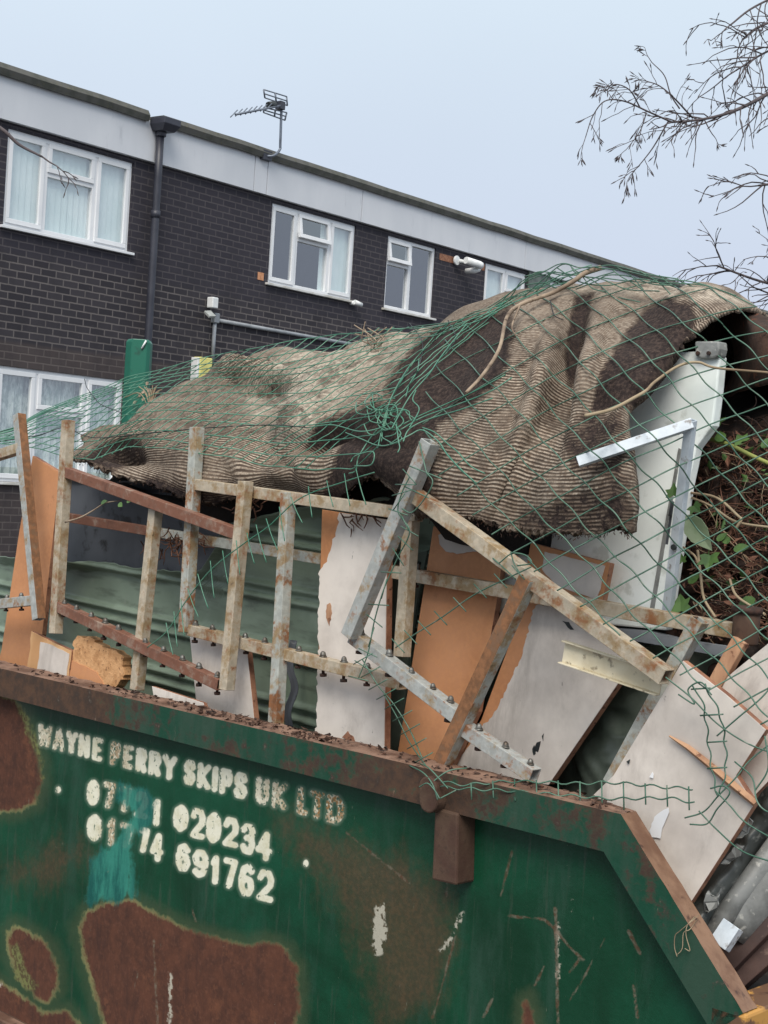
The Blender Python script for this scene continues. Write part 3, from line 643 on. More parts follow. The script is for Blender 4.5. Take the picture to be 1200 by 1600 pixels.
R3 = [(13, 1455), (22, 1446), (45, 1455), (75, 1475), (90, 1510), (90, 1545), (75, 1568), (55, 1560), (30, 1530), (12, 1490)]
R4 = [(-300, 1440), (0, 1532), (45, 1562), (70, 1582), (105, 1578), (128, 1605), (135, 1660), (-300, 1660)]
rust = np.minimum.reduce([sdpoly(X, Y, r_) for r_ in (R1, R2, R3, R4)])
rust = np.minimum(rust, sdpoly(X, Y, [(812, 1600), (815, 1565), (828, 1555), (838, 1580), (840, 1640), (810, 1640)])+4)
fattr(plate, 'rust', rust)
fattr(plate, 'olive', np.minimum(sdpoly(X, Y, [(28, 1108), (40, 1112), (62, 1165), (66, 1215), (60, 1190), (45, 1150)]), sdpoly(X, Y, [(18, 1480), (30, 1475), (40, 1520), (58, 1540), (50, 1555), (25, 1525)])))
fattr(plate, 'scrape', np.minimum(sdpoly(X, Y, [(450, 1290), (560, 1325), (640, 1350), (690, 1400), (705, 1470), (680, 1560), (600, 1600), (585, 1500), (540, 1420)]), sdpoly(X, Y, [(70, 1320), (130, 1300), (150, 1340), (90, 1390), (10, 1390), (0, 1350)])+18))
fattr(plate, 'teal', sdpoly(X, Y, [(188, 1226), (222, 1234), (237, 1250), (234, 1285), (212, 1305), (208, 1330), (210, 1402), (140, 1408), (146, 1345), (192, 1298), (205, 1270), (186, 1250)]))
scf = [[(588, 1415), (600, 1412), (604, 1450), (598, 1490), (586, 1492), (580, 1450)], [(724, 1420), (727, 1424), (708, 1462), (704, 1458)], [(704, 1462), (707, 1466), (690, 1490), (686, 1486)],
       [(894, 1402), (898, 1400), (896, 1425), (890, 1440)], [(870, 1440), (873, 1440), (874, 1530), (868, 1530)], [(265, 1520), (268, 1520), (268, 1600), (264, 1600)], [(0, 1535), (3, 1535), (3, 1540), (0, 1540)]]
lines_ = [([(795, 1431), (850, 1436), (868, 1452), (890, 1480), (912, 1500)], 1.6), ([(950, 1458), (905, 1540), (888, 1566)], .8), ([(800, 1330), (782, 1400)], 1.5), ([(712, 1462), (676, 1590)], 1.3), ([(850, 1510), (836, 1540)], 1.4), ([(868, 1420), (872, 1600)], 2.2), ([(982, 1455), (1000, 1490)], 2.5), ([(700, 1340), (698, 1400)], 1.2),
          ([(905, 1500), (890, 1520)], 1.2), ([(540, 1300), (640, 1380)], 1.), ([(240, 1470), (246, 1600)], 1.2), ([(990, 1540), (996, 1590)], 2.), ([(755, 1590), (770, 1560)], 1.5), ([(300, 1420), (306, 1440)], 1.)]
fattr(plate, 'scratch', np.minimum.reduce([sdseg(X, Y, l_, w_) for l_, w_ in lines_]))
fattr(plate, 'scuff', np.minimum.reduce([sdpoly(X, Y, q)-1 for q in scf]))
# stencilled lettering: strokes in a unit box
G = {'W': [[(0, 1), (.22, 0), (.5, .8), (.78, 0), (1, 1)]], 'A': [[(0, 0), (.5, 1), (1, 0)], [(.25, .33), (.75, .33)]], 'Y': [[(0, 1), (.5, .5), (1, 1)], [(.5, .5), (.5, 0)]],
     'N': [[(0, 0), (0, 1), (1, 0), (1, 1)]], 'E': [[(1, 1), (0, 1), (0, 0), (1, 0)], [(0, .5), (.8, .5)]], 'P': [[(0, 0), (0, 1), (.8, 1), (1, .8), (1, .6), (.8, .42), (0, .42)]],
     'R': [[(0, 0), (0, 1), (.8, 1), (1, .8), (1, .65), (.8, .48), (0, .48)], [(.5, .48), (1, 0)]],
     'S': [[(1, .8), (.8, 1), (.25, 1), (0, .82), (.05, .6), (.9, .4), (1, .2), (.75, 0), (.2, 0), (0, .2)]], 'K': [[(0, 0), (0, 1)], [(1, 1), (.1, .48), (1, 0)]], 'I': [[(.5, 0), (.5, 1)]],
     'U': [[(0, 1), (0, .2), (.25, 0), (.75, 0), (1, .2), (1, 1)]], 'L': [[(0, 1), (0, 0), (1, 0)]], 'T': [[(0, 1), (1, 1)], [(.5, 1), (.5, 0)]], 'D': [[(0, 0), (0, 1), (.65, 1), (1, .7), (1, .3), (.65, 0), (0, 0)]],
     '0': [[(.5, 0), (.12, .15), (0, .5), (.12, .85), (.5, 1), (.88, .85), (1, .5), (.88, .15), (.5, 0)]], '1': [[(.2, .78), (.6, 1), (.6, 0)]], '2': [[(0, .78), (.2, 1), (.75, 1), (1, .78), (.95, .55), (0, .03), (1, .03)]],
     '3': [[(0, .85), (.3, 1), (.8, 1), (1, .8), (.85, .56), (.4, .54)], [(.85, .56), (1, .3), (.8, 0), (.25, 0), (0, .16)]], '4': [[(.75, 0), (.75, 1), (0, .3), (1.05, .3)]],
     '6': [[(.95, .85), (.6, 1), (.2, .9), (0, .5), (.05, .2), (.35, 0), (.75, .02), (1, .25), (.85, .5), (.4, .55), (.05, .4)]], '7': [[(0, 1), (1, 1), (.4, 0)]],
     '9': [[(.05, .12), (.4, 0), (.8, .1), (1, .5), (.95, .8), (.65, 1), (.25, .98), (0, .75), (.15, .5), (.6, .45), (.95, .6)]]}
sel = (X > 20) & (X < 580) & (Y > 1090) & (Y < 1450); Xs, Ys = X[sel], Y[sel]; td = np.full(Xs.shape, 50.)
def letter(ch, x0, x1, yt, yb, wd, slope=.26, fill=0.):
    global td
    xc = (x0+x1)/2; w_ = wd; 
    for st in G[ch]:
        pl = []
        for a, b in st:
            x = x0+w_+(x1-x0-2*w_)*a; y = yb-w_-(yb-yt-2*w_)*b+slope*(x-xc); pl.append((x+(.05*(yb-y)), y))
        td = np.minimum(td, sdseg(Xs, Ys, pl, w_))
b1 = lambda x: 1165+.264*(x-60)
for ch, x0, x1 in (('W', 58, 81), ('A', 81, 101), ('Y', 101, 121), ('N', 121, 140), ('E', 143, 160), ('P', 171, 188), ('E', 191, 208), ('R', 211, 229), ('R', 231, 251), ('Y', 252, 276), ('S', 286, 305), ('K', 307, 329),
                   ('I', 329, 341), ('P', 342, 363), ('S', 364, 386), ('U', 398, 420), ('K', 424, 448), ('L', 463, 481), ('T', 482, 507), ('D', 508, 537)):
    xm = (x0+x1)/2; h = 35+(xm-60)*.020; letter(ch, x0, x1, b1(xm)-h, b1(xm), 4.0+.0022*xm)
for ch, x0, x1, a, b in (('0', 134, 155, 1216, 1259), ('7', 159, 180, 1220, 1264), ('7', 184, 205, 1227, 1270), ('2', 209, 231, 1235, 1280), ('1', 234, 252, 1246, 1291), ('0', 269, 294, 1255, 1300), ('2', 296, 320, 1261, 1312),
                         ('0', 320, 345, 1267, 1318), ('2', 347, 372, 1275, 1325), ('3', 374, 398, 1285, 1335), ('4', 398, 424, 1296, 1345),
                         ('0', 134, 159, 1270, 1315), ('1', 164, 181, 1276, 1322), ('7', 186, 208, 1284, 1326), ('7', 215, 233, 1291, 1333), ('4', 233, 254, 1299, 1346), ('6', 273, 297, 1315, 1362), ('9', 299, 325, 1325, 1372),
                         ('1', 326, 344, 1334, 1382), ('7', 347, 370, 1339, 1389), ('6', 371, 397, 1347, 1401), ('2', 400, 427, 1357, 1410)):
    letter(ch, x0, x1, a+2, b, 5.9 if ch == '0' else 5.0, .24)
for x, y, r_ in ((91, 1234, 5.5), (478, 1349, 5.5)):
    td = np.minimum(td, np.hypot((Xs-x)*1.3, Ys-y)-r_)
# bare steel bridges of the stencil across round letters
full = np.full(X.shape, 50.); full[sel] = td; fattr(plate, 'text', full)
fattr(plate, 'wear', np.clip((X-380)/110, 0, 1)*np.clip((1310-Y)/40, 0, 1)+np.clip(1-np.abs(X-180)/30, 0, 1)*.8+np.clip(1-np.abs(X-80)/60, 0, 1)*.45)
# rim: channel with front face, worn top and lower flange
def rim_strip(name, mat, fa, fb, n, m, parent=skip, rough_edge=0., seed=0, smooth=False):
    """surface between two lines fa(t), fb(t)"""
    P = np.zeros((n+1, m+1, 3))
    for i in range(n+1):
        a, b = fa(i/n), fb(i/n)
        for j in range(m+1): P[i, j] = a+(b-a)*j/m
    b_ = MB(); b_.grid(P, smooth=smooth); return b_, P
wob = lambda s: .004*mnoise.noise((s*3, 1, 5))+.002*mnoise.noise((s*11, 4, 5))
b_, P1 = rim_strip('r', 'rim', lambda t: sk(SL*(1-t), wob(SL*(1-t)), ZR), lambda t: sk(SL+(IC[0]-SL)*t, wob(SL*(1-t))*.5, ZR-RIMH), 220, 6)
b2, P2 = rim_strip('r', 'rim', lambda t: sk(S1*t, 0, ZR+(Z1-ZR)*t), lambda t: sk(IC[0]+(IE[0]-IC[0])*t, 0, IC[1]+(IE[1]-IC[1])*t), 50, 6)
b_.add(b2.v, b2.f, 0)
# lower flange back to the plate
k0 = MB(); Pf = np.array([[sk(SL+(IC[0]-SL)*t, d, ZR-RIMH) for d in (0, .06)] for t in np.linspace(0, 1, 60)]); k0.grid(Pf)
Pg = np.array([[sk(IC[0]+(IE[0]-IC[0])*t, d, IC[1]+(IE[1]-IC[1])*t) for d in (0, .06)] for t in np.linspace(0, 1, 20)]); k0.grid(Pg); b_.add(k0.v, k0.f, 0)
rim = b_.build('rim', 'rim', skip)
co = np.array([v.co for v in rim.data.vertices])+ROOT[rim]; Xr, Yr = projv(co)
kx = [-400, 120, 190, 300, 430, 520, 660, 740, 800, 960, 1010, 1100, 1200]; ky = [1., .95, .62, .38, .42, .78, 1.0, .62, .36, .36, .52, .34, .6]
fattr(rim, 'rusty', np.interp(Xr, kx, ky)-.1)
tp = MB(); n = 300; Pt = np.zeros((n+1, 8, 3))
for i in range(n+1):
    s_ = SL*(1-i/n)
    for j in range(8):
        e = j/7; k = .006*mnoise.noise((s_*14, e*3, 2))*(0 if j == 0 else 1)+(.004*max(0, mnoise.noise((s_*40, e*4, 7))) if j else 0)
        Pt[i, j] = sk(s_, wob(s_)*(j == 0)+(.05+.04*min(1, -s_/.25))*e, ZR+k)
tp.grid(Pt, smooth=False)
tp.add([sk(SL, .09, ZR), sk(-.25, .09, ZR), sk(-.25, .09, ZR-.12), sk(SL, .09, ZR-.12), sk(-.004, .05, ZR), sk(-.004, .064, ZR-.12)], [(0, 1, 2, 3), (1, 4, 5, 2)])
tp.build('rim_top', 'rim_top', skip, recalc=False)
ts = MB(); n = 60; Pt = np.zeros((n+1, 6, 3))
for i in range(n+1):
    t = i/n
    for j in range(6):
        e = j/5; k = .002*mnoise.noise((t*9, e*3, 2)); Pt[i, j] = sk(S1*t-nx*k, .050*e, ZR+(Z1-ZR)*t-nz_*k)
ts.grid(Pt); ts.add([sk(0, .050, ZR), sk(S1, .050, Z1), sk(S1+nx*.12, .066, Z1+nz_*.12), sk(nx*.12, .066, ZR+nz_*.12)], [(0, 1, 2, 3)])
ts.build('rim_slope', 'rim_slope', skip, recalc=False)
er = MB(); er.box(sk(S1-.03, .80, Z1-.042), S*.075, N*1.6, ZU*.08); er.build('end_rim', 'rim_yellow', skip, bevel=.006)
# end plate, far side, floor, left end
ep = MB(); ep.add([sk(S1-.03, .05, Z1-.08), sk(S1-.03, 1.6, Z1-.08), sk(S1-.30, 1.6, ZB_), sk(S1-.30, .05, ZB_)], [(0, 1, 2, 3)])
ep.add([sk(SL-.2, 1.6, ZB_), sk(S1-.30, 1.6, ZB_), sk(S1-.03, 1.6, Z1-.08), sk(0, 1.6, ZR), sk(SL, 1.6, ZR)], [(0, 1, 2, 3, 4)])
ep.add([sk(SL-.2, .05, ZB_), sk(SL-.2, 1.6, ZB_), sk(S1-.3, 1.6, ZB_), sk(S1-.3, .05, ZB_)], [(0, 1, 2, 3)])
ep.add([sk(SL-.2, .05, ZB_), sk(SL-.2, 1.6, ZB_), sk(SL, 1.6, ZR), sk(SL, .05, ZR)], [(0, 1, 2, 3)])
ep.build('body', 'bracket', skip, solid=.006)
fl_ = MB(); fl_.box(sk(-1.2, .06, ZB_-.015), S*2.9, N*.09, ZU*.03); fl_.build('base_lip', 'rim_top', skip, bevel=.004)
for s_ in (-1.9, -.5):
    k = MB(); k.box(sk(s_, .8, ZB_/2-.02), S*.12, N*1.4, ZU*(ZB_-.04)); k.build('skid', 'bracket', skip)
cr_ = MB(); r2 = np.random.default_rng(4)
for _ in range(420):
    px_ = r2.uniform(-40, 960) if r2.random() < .5 else r2.normal(330, 130); P_ = pt(px_, 1044+.235*px_-3, 0.0); s_ = (P_-O)@S
    if s_ > -.02: continue
    c = sk(s_, r2.uniform(.008, .085), ZR+.003); q = r2.uniform(.002, .006); v = [c+r2.normal(0, q, 3)*np.array([1, 1, .6]) for _ in range(5)]; cr_.add(v, [(0, 1, 2), (0, 2, 3), (0, 3, 1), (1, 2, 4), (2, 3, 4)])
tag(cr_.build('rim_litter', 'felt', skip), kind='stuff')
# lifting lug and its bar
lg = MB(); A_, B_, C_, D_ = pt(679, 1262, -.006), pt(715, 1271, -.006), pt(713, 1384, -.006), pt(674, 1375, -.006)
lg.prism([A_, B_, C_, D_], N*.06); lg.build('lifting_bracket', 'bracket', skip, bevel=.005)
lg = MB(); c0 = pt(667, 1232, -.03); c1 = pt(668, 1252, -.03); r_ = .0245; n = 18
ol = [c0+S*r_*math.cos(t)+ZU*r_*math.sin(t) for t in np.linspace(0, math.pi, n)]+[c1+S*r_*math.cos(t)+ZU*r_*math.sin(t) for t in np.linspace(math.pi, 2*math.pi, n)]
lg.prism(ol, N*.045); lg.build('lifting_pin', 'bracket', skip, bevel=.004)

# ------------------------------------------------------------------ heap contents
# steel frames: square hollow section welded together, bolts through the rails
def bolt_mb():
    b = MB(); 
    b.tube([(0, 0, .0), (0, 0, .006), (0, 0, .012), (0, 0, .016)], [.0085, .0085, .007, .003], 8, 0)
    b.tube([(0, 0, -.020), (0, 0, -.044)], .0042, 6, 1); b.tube([(0, 0, -.044), (0, 0, -.052)], .0095, 6, 1); b.tube([(0, 0, -.001), (0, 0, .003)], .011, 10, 0)
    return b
_proto = None
def put_bolt(rail, P, up=.0):
    global _proto
    if _proto is None:
        _proto = bolt_mb().build('bolt', ['bolt', 'bolt_rust']); o = _proto; o.parent = rail
    else:
        o = _proto.copy(); COL.objects.link(o); o.parent = rail
    k_ = rng.uniform(.72, .92); o.scale = (k_, k_, k_); o.location = tuple(np.array(P)-ROOT[rail]); ROOT[o] = ROOT[rail]
    o.rotation_euler = (rng.normal(0, .05), rng.normal(0, .05), rng.uniform(0, 6))
def frame(label, posts, rails, d, mat='steel', lean=0.05, cat='metal frame', w=.029):
    pts_ = [pt(p[0], p[1], d) for q in posts+rails for p in q[0:2]]
    root = thing('steel_frame', place_root(pts_), label, cat, 'welded steel frames thrown in the skip')
    def lf(px, py, dd): return pt(px, py, dd, lean)
    for q in posts:
        a, b = q[0], q[1]; m = q[2] if len(q) > 2 else mat; dd = q[3] if len(q) > 3 else d; ww = q[4] if len(q) > 4 else w
        b_ = MB(); b_.beam(lf(*a, dd), lf(*b, dd), ww)
        if isinstance(m, list):
            for q_ in range(4): b_.mi[q_] = 0 if q_ == 2 else 1
        b_.build('post', m, root, bevel=.0018)
    for q in rails:
        a, b = q[0], q[1]; bolts = q[2] if len(q) > 2 else []; m = q[3] if len(q) > 3 else mat; dd = q[4] if len(q) > 4 else d; ww = q[5] if len(q) > 5 else w
        A_, B_ = lf(*a, dd), lf(*b, dd); b_ = MB(); nr = -N
        b_.beam(A_, B_, ww, nrm=nr); ro = b_.build('rail', m, root, bevel=.0018)
        ax = (B_-A_)/np.linalg.norm(B_-A_); up = np.cross(np.cross(ax, -nr), ax); up = np.cross(ax, np.cross(ZU, ax)); up /= np.linalg.norm(up)
        for x in bolts:
            t = (x-a[0])/(b[0]-a[0]); put_bolt(ro, A_+(B_-A_)*t+ZU*(ww/2/max(.3, up[2])))
    return root
frame('steel frame at the far left with a leaning half grey half rusty post', [((30, 648), (61, 968), ['steel_blue', 'steel_brown'])], [((-60, 730), (34, 700), [], 'steel_tan'), ((-60, 950), (56, 938), [12, 34, 56], 'steel_blue')], .100)
frame('steel frame with a reddish rusty sloping top rail and a long bolted lower rail', [((107, 657), (87, 990)), ((384, 752), (354, 1078), 'steel_tan'), ((244, 792), (214, 1078), 'steel_tan', .135)],
      [((106, 738), (372, 834), [], 'steel_rust', .118), ((94, 948), (346, 1070), [101, 122, 147, 170, 192, 234, 262, 290, 314, 340], 'steel_rust', .118)], .115, 'steel_tan')
frame('pale grey steel frame standing upright in front of the tall white board', [((308, 668), (290, 988), 'steel', .145), ((451, 770), (431, 1132), 'steel', .14), ((646, 770), (628, 1026), 'steel_tan', .152)],
      [((300, 756), (655, 805), [], 'steel_tan', .15), ((298, 984), (630, 1068), [306, 336, 392, 424, 478, 515, 546, 580], 'steel_tan', .155)], .16)
frame('tilted steel frame with a bluish bolted rail and a long rail falling to the right', [((673, 690), (547, 994), 'steel_blue', .062, .033), ((827, 903), (692, 1192), ['steel_brown', 'steel'], .066, .032)],
      [((648, 772), (1042, 1058), [], 'steel_tan', .078, .033), ((553, 994), (724, 1125), [564, 610, 645, 678, 704], 'steel_blue', .086, .031), ((730, 1140), (836, 1212), [748, 790, 828], 'steel_blue', .075, .03)], .07, 'steel_tan', lean=.02)
frame('grey steel frame with one very long rail crossing behind the orange and white boards', [((1094, 968), (956, 1224), 'steel', .175)],
      [((104, 808), (236, 830), [], 'steel_rust', .245, .026), ((236, 830), (506, 874), [], 'steel', .245, .026), ((608, 892), (1175, 990), [660], 'steel_tan', .235, .03), ((506, 874), (612, 892), [], 'steel', .245, .026)], .235, 'steel')
pl_ = MB(); 

# boards
def board(name, label, cat, poly, d, lean=.06, yaw=0., th=.016, mats=('board', 'edge'), lam=None, lam_mat='board', jg=0., group=None, patches=(), back='orange', chips=0.):
    pp = jag(poly, jg, 9) if jg else poly
    P = [pt(x, y, d, lean, yaw) for x, y in pp]; root = thing(name, place_root(P), label, cat, group)
    ax = (N-lean*ZU-yaw*S); ax /= np.linalg.norm(ax)
    b = MB(); b.prism(P, ax*th, 0, 1, 2); o = b.build('panel', [mats[0], mats[1], back], root, bevel=.0012)
    def sheet(nm, poly2, mat, off, t2):
        Q = [pt(x, y, d, lean, yaw)-ax*off for x, y in poly2]; k = MB(); k.prism(Q, ax*t2); k.build(nm, mat, root)
    if lam: sheet('laminate', lam, lam_mat, .0022, .0018)
    for nm, poly2, mat in patches: sheet(nm, jag(poly2, .8, 5), mat, .0034, .0010)
    return root
BG = 'broken furniture boards in the skip'
board('board', 'tall orange board with an angled top leaning behind the far left frame post', 'board', [(51, 712), (92, 737), (88, 790), (66, 988), (58, 1050), (-4, 1036), (2, 1016), (30, 830)], .185, mats=('orange', 'edge'), group=BG)
board('board', 'small broken board with a pale patch at the foot of the tall orange board', 'board', jag([(49, 986), (80, 1002), (112, 1017), (107, 1062), (42, 1048)], .6, 12), .13, mats=('plywood', 'edge'), lam=jag([(64, 1003), (82, 1008), (109, 1022), (104, 1062), (58, 1052)], .6, 8), group=BG)
board('board', 'crumbling raw chipboard lump with ragged top beside the pale patched board', 'board', jag([(114, 1002), (121, 993), (148, 1000), (160, 1012), (180, 1016), (193, 1027), (192, 1062), (178, 1076), (108, 1066), (113, 1030)], 1.6, 5), .135, th=.03, mats=('chip', 'chip'), lam=jag([(113, 1032), (132, 1040), (152, 1050), (166, 1076), (108, 1066)], .6, 6), lam_mat='orange', group=BG)
board('board', 'thin white splinter of board lying along the rim', 'board', [(237, 1072), (262, 1080), (318, 1098), (322, 1112), (240, 1090)], .112, th=.012, group=BG)
board('board', 'short white board with an orange right edge behind the bolted lower rail', 'board', [(296, 990), (384, 996), (398, 1130), (308, 1115)], .19, .05, th=.018, group=BG)
board('board', 'tall narrow white board with a bare orange upper left corner', 'board', [(503, 796), (606, 812), (601, 1176), (495, 1150), (500, 900)], .205, .05, th=.02, mats=('orange', 'edge'), lam=jag([(531, 801), (606, 812), (601, 1176), (495, 1150), (500, 892), (512, 878), (520, 850), (528, 822)], 1.1, 5, keep=(0, 1, 2)), group=BG,
      patches=[('chip_mark', [(536, 1152), (545, 1142), (556, 1158), (548, 1160)], 'edge'), ('stain', [(512, 945), (517, 942), (520, 958), (516, 978), (511, 965)], 'raw_wood'), ('scuff_mark', [(555, 940), (558, 932), (560, 944)], 'black_plastic')])
board('board', 'wide orange board with a white oval paint patch near its top', 'board', [(677, 822), (790, 835), (776, 940), (746, 1112), (702, 1205), (620, 1184), (640, 1060)], .262, .07, th=.018, mats=('orange', 'edge'), group=BG,
      patches=[('paint_patch', [(686, 836), (700, 832), (725, 836), (750, 846), (762, 858), (745, 862), (715, 866), (698, 862), (688, 850)], 'board')])
board('board', 'large white board slanting right with a bare orange left edge', 'board', [(822, 936), (876, 944), (1000, 1020), (985, 1038), (969, 1064), (858, 1226), (704, 1206), (752, 1124)], .285, .05, th=.02, mats=('orange', 'edge'), group=BG,
      lam=jag([(838, 946), (876, 944), (1000, 1020), (985, 1038), (969, 1064), (858, 1226), (704, 1206), (752, 1138), (770, 1120), (800, 1060), (818, 1020), (826, 980)], 1.2, 5, keep=(1, 2, 3, 4, 5)),
      patches=[('scuff_mark', [(835, 1172), (840, 1160), (846, 1158), (842, 1175)], 'black_plastic'), ('scuff_mark', [(848, 1150), (851, 1146), (850, 1158)], 'black_plastic'), ('scuff_mark', [(833, 1170), (836, 1164), (838, 1178), (835, 1180)], 'black_plastic'), ('scuff_mark', [(880, 970), (890, 972), (898, 984), (888, 980)], 'black_plastic')])
board('board', 'small white board with orange edges standing behind the falling rail, against the white metal panel', 'board', [(829, 848), (953, 880), (940, 946), (818, 910)], .262, .05, th=.018, mats=('orange', 'edge'), lam=jag([(852, 862), (946, 884), (934, 938), (870, 915), (848, 890)], .5, 8), group=BG)
board('board', 'biggest white board in front at the right, its lowest corner resting on the sloping rim', 'board', [(1067, 1032), (1135, 1085), (1197, 1140), (1150, 1212), (1179, 1256), (1078, 1412), (985, 1270), (925, 1244), (958, 1212)], .096, .03, th=.017, group=BG,
      patches=[('paint_mark', [(1024, 1276), (1034, 1268), (1046, 1262), (1044, 1276), (1036, 1294), (1033, 1310), (1020, 1308), (1016, 1298)], 'upvc'), ('paint_mark', [(1016, 1214), (1021, 1206), (1022, 1216)], 'upvc'), ('scuff_mark', [(980, 1190), (986, 1186), (984, 1194)], 'black_plastic')])
board('board', 'white board at the right edge with a raw orange left edge', 'board', [(1122, 1070), (1150, 1046), (1225, 985), (1260, 1080), (1198, 1142), (1190, 1134)], .17, .05, th=.02, group=BG)
board('board', 'grey white offcut tucked under the right corner of the biggest board', 'board', [(1152, 1214), (1196, 1146), (1240, 1110), (1240, 1180), (1182, 1240), (1176, 1250)], .15, .03, th=.016, group=BG)
st = thing('splinter', pt(1110, 1200, .09), 'long orange splinter of wood lying across the biggest white board', 'splinter'); k = MB()
pa, pb = [(1046, 1150), (1075, 1168), (1105, 1192), (1140, 1222), (1181, 1256)], [3, 5, 7, 8, 6]
k.tube([pt(x, y, .088, .03) for x, y in pa], [.002, .006, .007, .008, .007], 4, smooth=False); k.build('strip', 'raw_wood', st)
wk = thing('batten', pt(1140, 1010, .2), 'short raw wooden batten below the end of the long rail', 'batten'); k = MB()
k.beam(pt(1158, 1000, .2), pt(1120, 1068, .185), .03, .02, hollow=False); k.build('bar', 'raw_wood', wk, bevel=.002)
# cream channel
ct = thing('cream_trim', pt(890, 1020, .12), 'cream plastic channel strip lying over the slanting white board', 'trim'); k = MB()
A_, B_ = pt(881, 1018, .125), pt(1034, 1068, .115); ax = (B_-A_)/np.linalg.norm(B_-A_); up = np.cross(N, ax); up = up if up[2] > 0 else -up
for c_, h_, d_, t_ in ((0, .042, 0, .003), (.0225, .003, -.007, .017), (-.0225, .003, -.007, .017)):
    k.box((A_+B_)/2+up*c_+N*d_, B_-A_, up*h_, N*t_)
k.build('channel', 'cream', ct, bevel=.001)
# white metal panel and its latch
wp = thing('white_panel', pt(980, 960, .42), 'large white metal panel standing beside the carpet hem, partly covered by it', 'panel')
k = MB(); pol = [(1061, 550), (1084, 549), (1125, 556), (1120, 610), (1113, 665), (1087, 700), (1074, 760), (1040, 985), (780, 960), (780, 800), (960, 640), (1005, 600)]
k.prism([pt(x, y, .30, .10) for x, y in pol], N*.03); k.build('sheet', 'white_metal', wp, bevel=.004)
k = MB(); k.prism([pt(x, y, .297, .10) for x, y in [(1060, 700), (1064, 702), (1020, 960), (1014, 958)]], N*.003); k.build('seam', 'grey_light', wp)
k = MB(); Lp = [(1085, 533), (1123, 533), (1124, 545), (1121, 557), (1112, 560), (1094, 560), (1086, 556)]; k.prism([pt(x, y, .285, .10) for x, y in Lp], N*.035); hb_ = k.build('bracket', 'grey_light', wp, bevel=.004)
for x in (1091, 1108):
    k = MB(); c = pt(x, 552, .284, .10); k.tube([c, c-N*.004], .0045, 8); k.build('screw', 'bolt_rust', hb_)
# zinc angle
za = thing('zinc_channel', pt(1045, 955, .36), 'bent zinc channel, one arm over the carpet corner and the other down the white panel', 'metal strip')
k = MB(); k.beam(pt(903, 722, .066), pt(1082, 662, .19), .021, .016); k.build('upper_arm', 'zinc', za, bevel=.002)
k = MB(); k.beam(pt(1080, 656, .19), pt(1043, 958, .30), .019, .016); k.build('lower_arm', 'zinc', za, bevel=.002)
k = MB(); c = pt(1054, 855, .252); k.tube([c, c-N*.006], .006, 8); k.build('rivet', 'black_plastic', za)
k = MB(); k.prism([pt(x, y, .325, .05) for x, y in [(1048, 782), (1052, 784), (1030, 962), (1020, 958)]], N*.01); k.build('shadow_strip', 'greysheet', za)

# profiled sheets behind the boards
def psheet(name, label, cat, mat, s0, s1, z0, ztop, d, ribs=True, dent=.012, seed=0, ragged=0.02, pitch=.15):
    ns, nzz = int((s1-s0)/.010), 150; P = np.zeros((ns+1, nzz+1, 3))
    for i in range(ns+1):
        s_ = s0+(s1-s0)*i/ns; zt = (ztop(s_) if callable(ztop) else ztop)+ragged*mnoise.noise((s_*4, seed, 0))+ragged*.4*mnoise.noise((s_*19, seed, 3))
        for j in range(nzz+1):
            z = z0+(zt-z0)*j/nzz; dd = d+dent*mnoise.noise((s_*2.1, z*3.2, seed))+dent*.35*mnoise.noise((s_*7, z*9, seed+2))
            if dent > .03: dd += .045*abs(mnoise.noise((s_*5+z*3, z*7-s_*2, seed)))+.02*abs(mnoise.noise((s_*14, z*16+s_*6, seed+5)))-.03
            if ribs:
                ph = ((z+.03*(s_))/pitch) % 1
                for c_ in (.2, .42): dd -= .017*math.exp(-((ph-c_)/.042)**2)
            if ribs: dd += .022*max(0, .18-abs(mnoise.noise((s_*2.3+z*2, z*3-s_*1.2, seed+9))))/.18*max(0, mnoise.noise((s_*1.7, z*2, seed+4)))
            top = max(0, 1-(zt-z)/.03); dd -= .028*top*(1+mnoise.noise((s_*6, 1, seed)))
            P[i, j] = sk(s_, dd, z)
    k = MB(); k.grid(P); root = thing(name, sk((s0+s1)/2, d, z0), label, cat); o = k.build('sheet', mat, root, recalc=False); o.modifiers.new('s', 'SOLIDIFY').thickness = .002
    return root
zpx = lambda x, y, d: ((pt(x, y, d)-O)@S, pt(x, y, d)[2])
sA, zA = zpx(105, 875, .36); sB, zB_ = zpx(330, 868, .36); sC, zC = zpx(500, 860, .36); sD, zD = zpx(660, 840, .36)
zl = lambda s_: np.interp(s_, [sA-.6, sA, sB-.02, sB+.08, sC, sD], [zA-.02, zA, zA+.02, zB_+.09, zC+.12, zD+.1])
psheet('metal_sheet', 'crumpled dark green ribbed metal sheet standing along the inside of the skip behind the frames', 'metal sheet', 'sheet', sA-.5, zpx(700, 900, .36)[0], .9, zl, .36, seed=1)
psheet('metal_sheet', 'smooth dark grey sheet under the carpet hem behind the reddish rail', 'metal sheet', 'greysheet', sA-.25, sC-.1, 1.1, zA+.26, .41, ribs=False, dent=.006, seed=5, ragged=.01)
sE, sF = zpx(860, 1100, .34)[0], zpx(1030, 1100, .34)[0]
psheet('plastic_sheet', 'crumpled dark green plastic sheet between the slanting board and the biggest white board', 'plastic sheet', 'tarp', sE-.25, sF+.12, .85, zpx(940, 1040, .34)[1]+.05, .42, ribs=False, dent=.05, seed=8)
k0_ = thing('metal_sheet', pt(640, 1200, .31), 'narrow perforated dark strip between the tall white board and the orange board', 'metal sheet'); k = MB()
k.prism([pt(x, y, .315, .05) for x, y in [(604, 880), (668, 860), (640, 1000), (626, 1190), (598, 1184)]], N*.01); k.build('strip', 'tarp', k0_)
